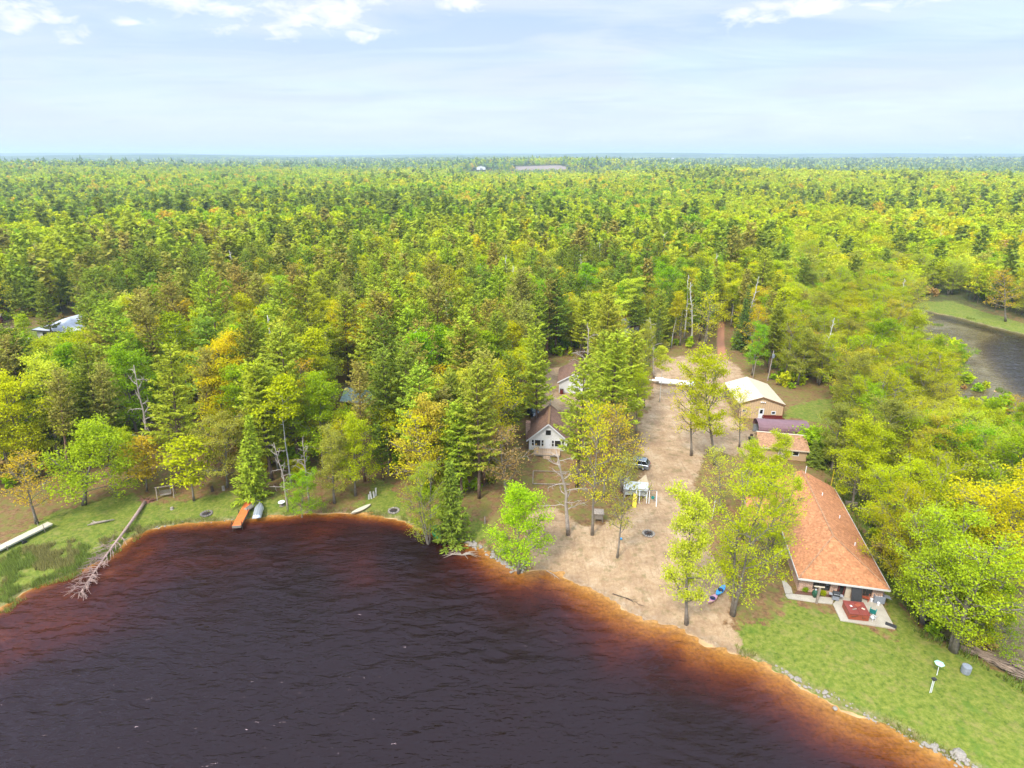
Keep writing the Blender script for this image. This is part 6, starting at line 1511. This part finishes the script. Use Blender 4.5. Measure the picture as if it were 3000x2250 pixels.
rocks([zD(u, v, .1) for u, v in [(1560, 1500), (1680, 1560), (1780, 1610), (1900, 1660)]], 46, .08, .24, 'pale stone in the bank at the bottom corner of the lawn', 'stones at the bottom corner of the lawn', .28, 6)
rocks([zA(u, v, .1) for u, v in [(960, 1100), (1200, 1062), (1480, 1045), (1780, 1025), (1950, 1015)]], 26, .06, .17, 'small stone along the left lawn waterline', 'small stones on the left waterline', .25, 7)
for (u, v, q, l) in [(988, 1273, .22, 'lone round rock in the orange shallows'), (1790, 1575, .55, 'big pale boulder in the bottom corner bank'), (740, 1083, .30, 'large pale boulder at the upper lawn edge')]:
    x, y = zD(u, v, .05); o = link('boulder', RK[1], None, (x, y, q * .25), 1.0); o.scale = (q * 1.2, q, q); tag(o, l, 'boulder')

# ---- reeds, undergrowth and swamp litter
def blades(X, Y, H_, w_, seed, lean=.35):
    r = np.random.default_rng(seed); n = len(X); Zg = np.maximum(ground_z(X, Y), -.3); a = r.uniform(0, 6.28, n); b = r.uniform(0, 6.28, n); h_ = H_ * r.uniform(.5, 1.2, n); l = lean * h_ * r.uniform(.2, 1, n)
    c0 = np.stack([X, Y, Zg], 1); s = np.stack([np.cos(a) * w_, np.sin(a) * w_, 0 * a], 1); tip = c0 + np.stack([np.cos(b) * l, np.sin(b) * l, h_], 1)
    return np.stack([c0 + s, c0 - s, tip], 1).reshape(-1, 3)
def stuff_mesh(name, V, col, label):
    n = len(V) // 3; me = mesh_from(name, V, np.arange(n * 3).reshape(-1, 3), FARLEAF); at = me.attributes.new('tint', 'FLOAT_COLOR', 'FACE'); at.data.foreach_set('color', np.concatenate([col, np.ones((n, 1))], 1).astype(np.float32).ravel())
    return tag(link(name, me), label, kind='stuff')
r = np.random.default_rng(77)
RP = [zA(u, v, .1) for u, v in [(-500, 1600), (0, 1310), (200, 1255), (420, 1220), (620, 1170), (760, 1130), (900, 1085), (960, 1110), (820, 1215), (700, 1310), (560, 1390), (420, 1440), (260, 1490), (130, 1570), (0, 1700), (-500, 1900)]]
X = r.uniform(-110, -42, 260000); Y = r.uniform(45, 76, 260000); k_ = (sdf(RP, X, Y) + 1.5 * (fbm(X, Y, 2.0, 5) - .5) > 0) & (fbm(X, Y, 1.6, 9) > .47); X, Y = X[k_], Y[k_]
col = np.array([.30, .27, .10]) * r.uniform(.5, 1.25, (len(X), 1)) * np.where(fbm(X, Y, 4, 2)[:, None] > .5, [1, 1, 1], [.75, 1.05, .6])
stuff_mesh('reeds', blades(X, Y, .8, .035, 3), col, 'tangled reeds and marsh grass along the left shore')
# shore fringe of taller grass
X = []; Y = []
Ps = np.array(shore); L = np.r_[0, np.cumsum(np.hypot(*np.diff(Ps, axis=0).T))]; s = r.uniform(0, L[-1], 60000); X = np.interp(s, L, Ps[:, 0]) + r.normal(size=s.size) * .5; Y = np.interp(s, L, Ps[:, 1]) + r.normal(size=s.size) * .5 + .15
k_ = (fbm(X, Y, 2.5, 19) > .50) & (sdf(SAND, X, Y) < 0) & (ground_z(X, Y) > -.1); X, Y = X[k_], Y[k_]; c1 = np.array([.24, .25, .06]) * r.uniform(.5, 1.2, (len(X), 1)); V1 = blades(X, Y, .4, .03, 4)
# meadow and swamp sedge
X = r.uniform(35, 150, 500000); Y = r.uniform(30, 190, 500000); k_ = (sdf(SWAMP, X, Y) > -2) & (sdf(SWAMP, X, Y) < 60) & (ground_z(X, Y) > -.02) & (fbm(X, Y, 3, 23) > .46); X, Y = X[k_], Y[k_]; c2 = np.array([.18, .24, .04]) * r.uniform(.5, 1.3, (len(X), 1)); V2 = blades(X, Y, .7, .06, 6)
stuff_mesh('marsh_grass', np.concatenate([V1, V2]), np.concatenate([c1, c2]), 'grass tufts along the banks and in the swamp')
# undergrowth: leafy bushes on the woodland floor
X, Y = scatter(60, 300, 3.3, 91, .8); k_ = allowed(X, Y) & (fbm(X, Y, 14, 55) > .42); X, Y = X[k_], Y[k_]
LV, LCOL = [], []; NV['shrub'] = 1
kk = np.array([visible_ok(a_, b_, 2.0, 1.2) for a_, b_ in zip(X, Y)]); X, Y = X[kk], Y[kk]
q = r.random(len(X)); add_mass(X, Y, [('shrub', 'green' if a_ < .4 else 'lime' if a_ < .75 else 'dull' if a_ < .9 else 'rust') for a_ in q], np.random.default_rng(3).uniform(.35, 1.0, len(X)), .05, 501, True, False, 4)
stuff_mesh('undergrowth', np.concatenate(LV), np.concatenate(LCOL), 'leafy undergrowth on the woodland floor')
# fallen limbs in the swamp and on the sand
def limb(x, y, L, rz, l, gp, m='driftwood', z=.08):
    t = MB(); d = np.array([cos(rz), sin(rz), .06]); p = np.zeros(3); t.tube([p, d * L * .5 + rg.normal(size=3) * .1, d * L], [.07, .05, .02], 5)
    for j in range(6): b0 = d * L * rg.uniform(.25, .9); e = rg.normal(size=3) * [.5, .5, .25] + d * .6; t.tube([b0, b0 + e * L * .22], [.03, .01], 3, cap=False)
    tag(t.build('fallen_limb', M[m], None, (x, y, max(gz(x, y), 0) + z)), l, 'fallen limb', gp)
for i in range(46):
    s = i / 46; u = np.interp(s, [0, .3, .6, .8, 1], [1790, 1840, 1900, 1945, 2080]) + rg.uniform(0, 50); v = np.interp(s, [0, .3, .6, .8, 1], [1010, 1090, 1200, 1290, 1400]) - rg.uniform(0, 40)
    x, y = F(u, v, .1); limb(x, y, rg.uniform(2, 5), rg.uniform(0, 6.28), 'bare grey limb lying in the flooded strip beside the brick house', 'bare limbs in the flooded strip')
for i, (u, v, l) in enumerate([(1760, 1500, 'dark twiggy branch on the lower beach sand'), (1850, 1530, 'thin black branch lying right of the twiggy branch on the beach'), (1330, 1345, 'small bleached branch at the left end of the beach')]): x, y = zB(u, v); limb(x, y, 2.4, R(-30 - 10 * i), l, None, 'dark_brown' if i < 2 else 'driftwood')

# ================================================================== air
hz = bpy.data.materials.new('haze_air'); hz.use_nodes = True; hz.node_tree.nodes.clear(); t = NT(hz.node_tree)
pv = t.a('ShaderNodeVolumePrincipled', {'Color': (0.60, 0.74, 0.88, 1), 'Density': 0.00014, 'Anisotropy': 0.2})
t.a('ShaderNodeOutputMaterial', {1: pv.outputs[0]})
hb = MB().box(-17000, 17000, -700, 17000, -14, 150).build('haze', hz)
tag(hb, 'thin bluish summer haze over the far forest', kind='stuff')
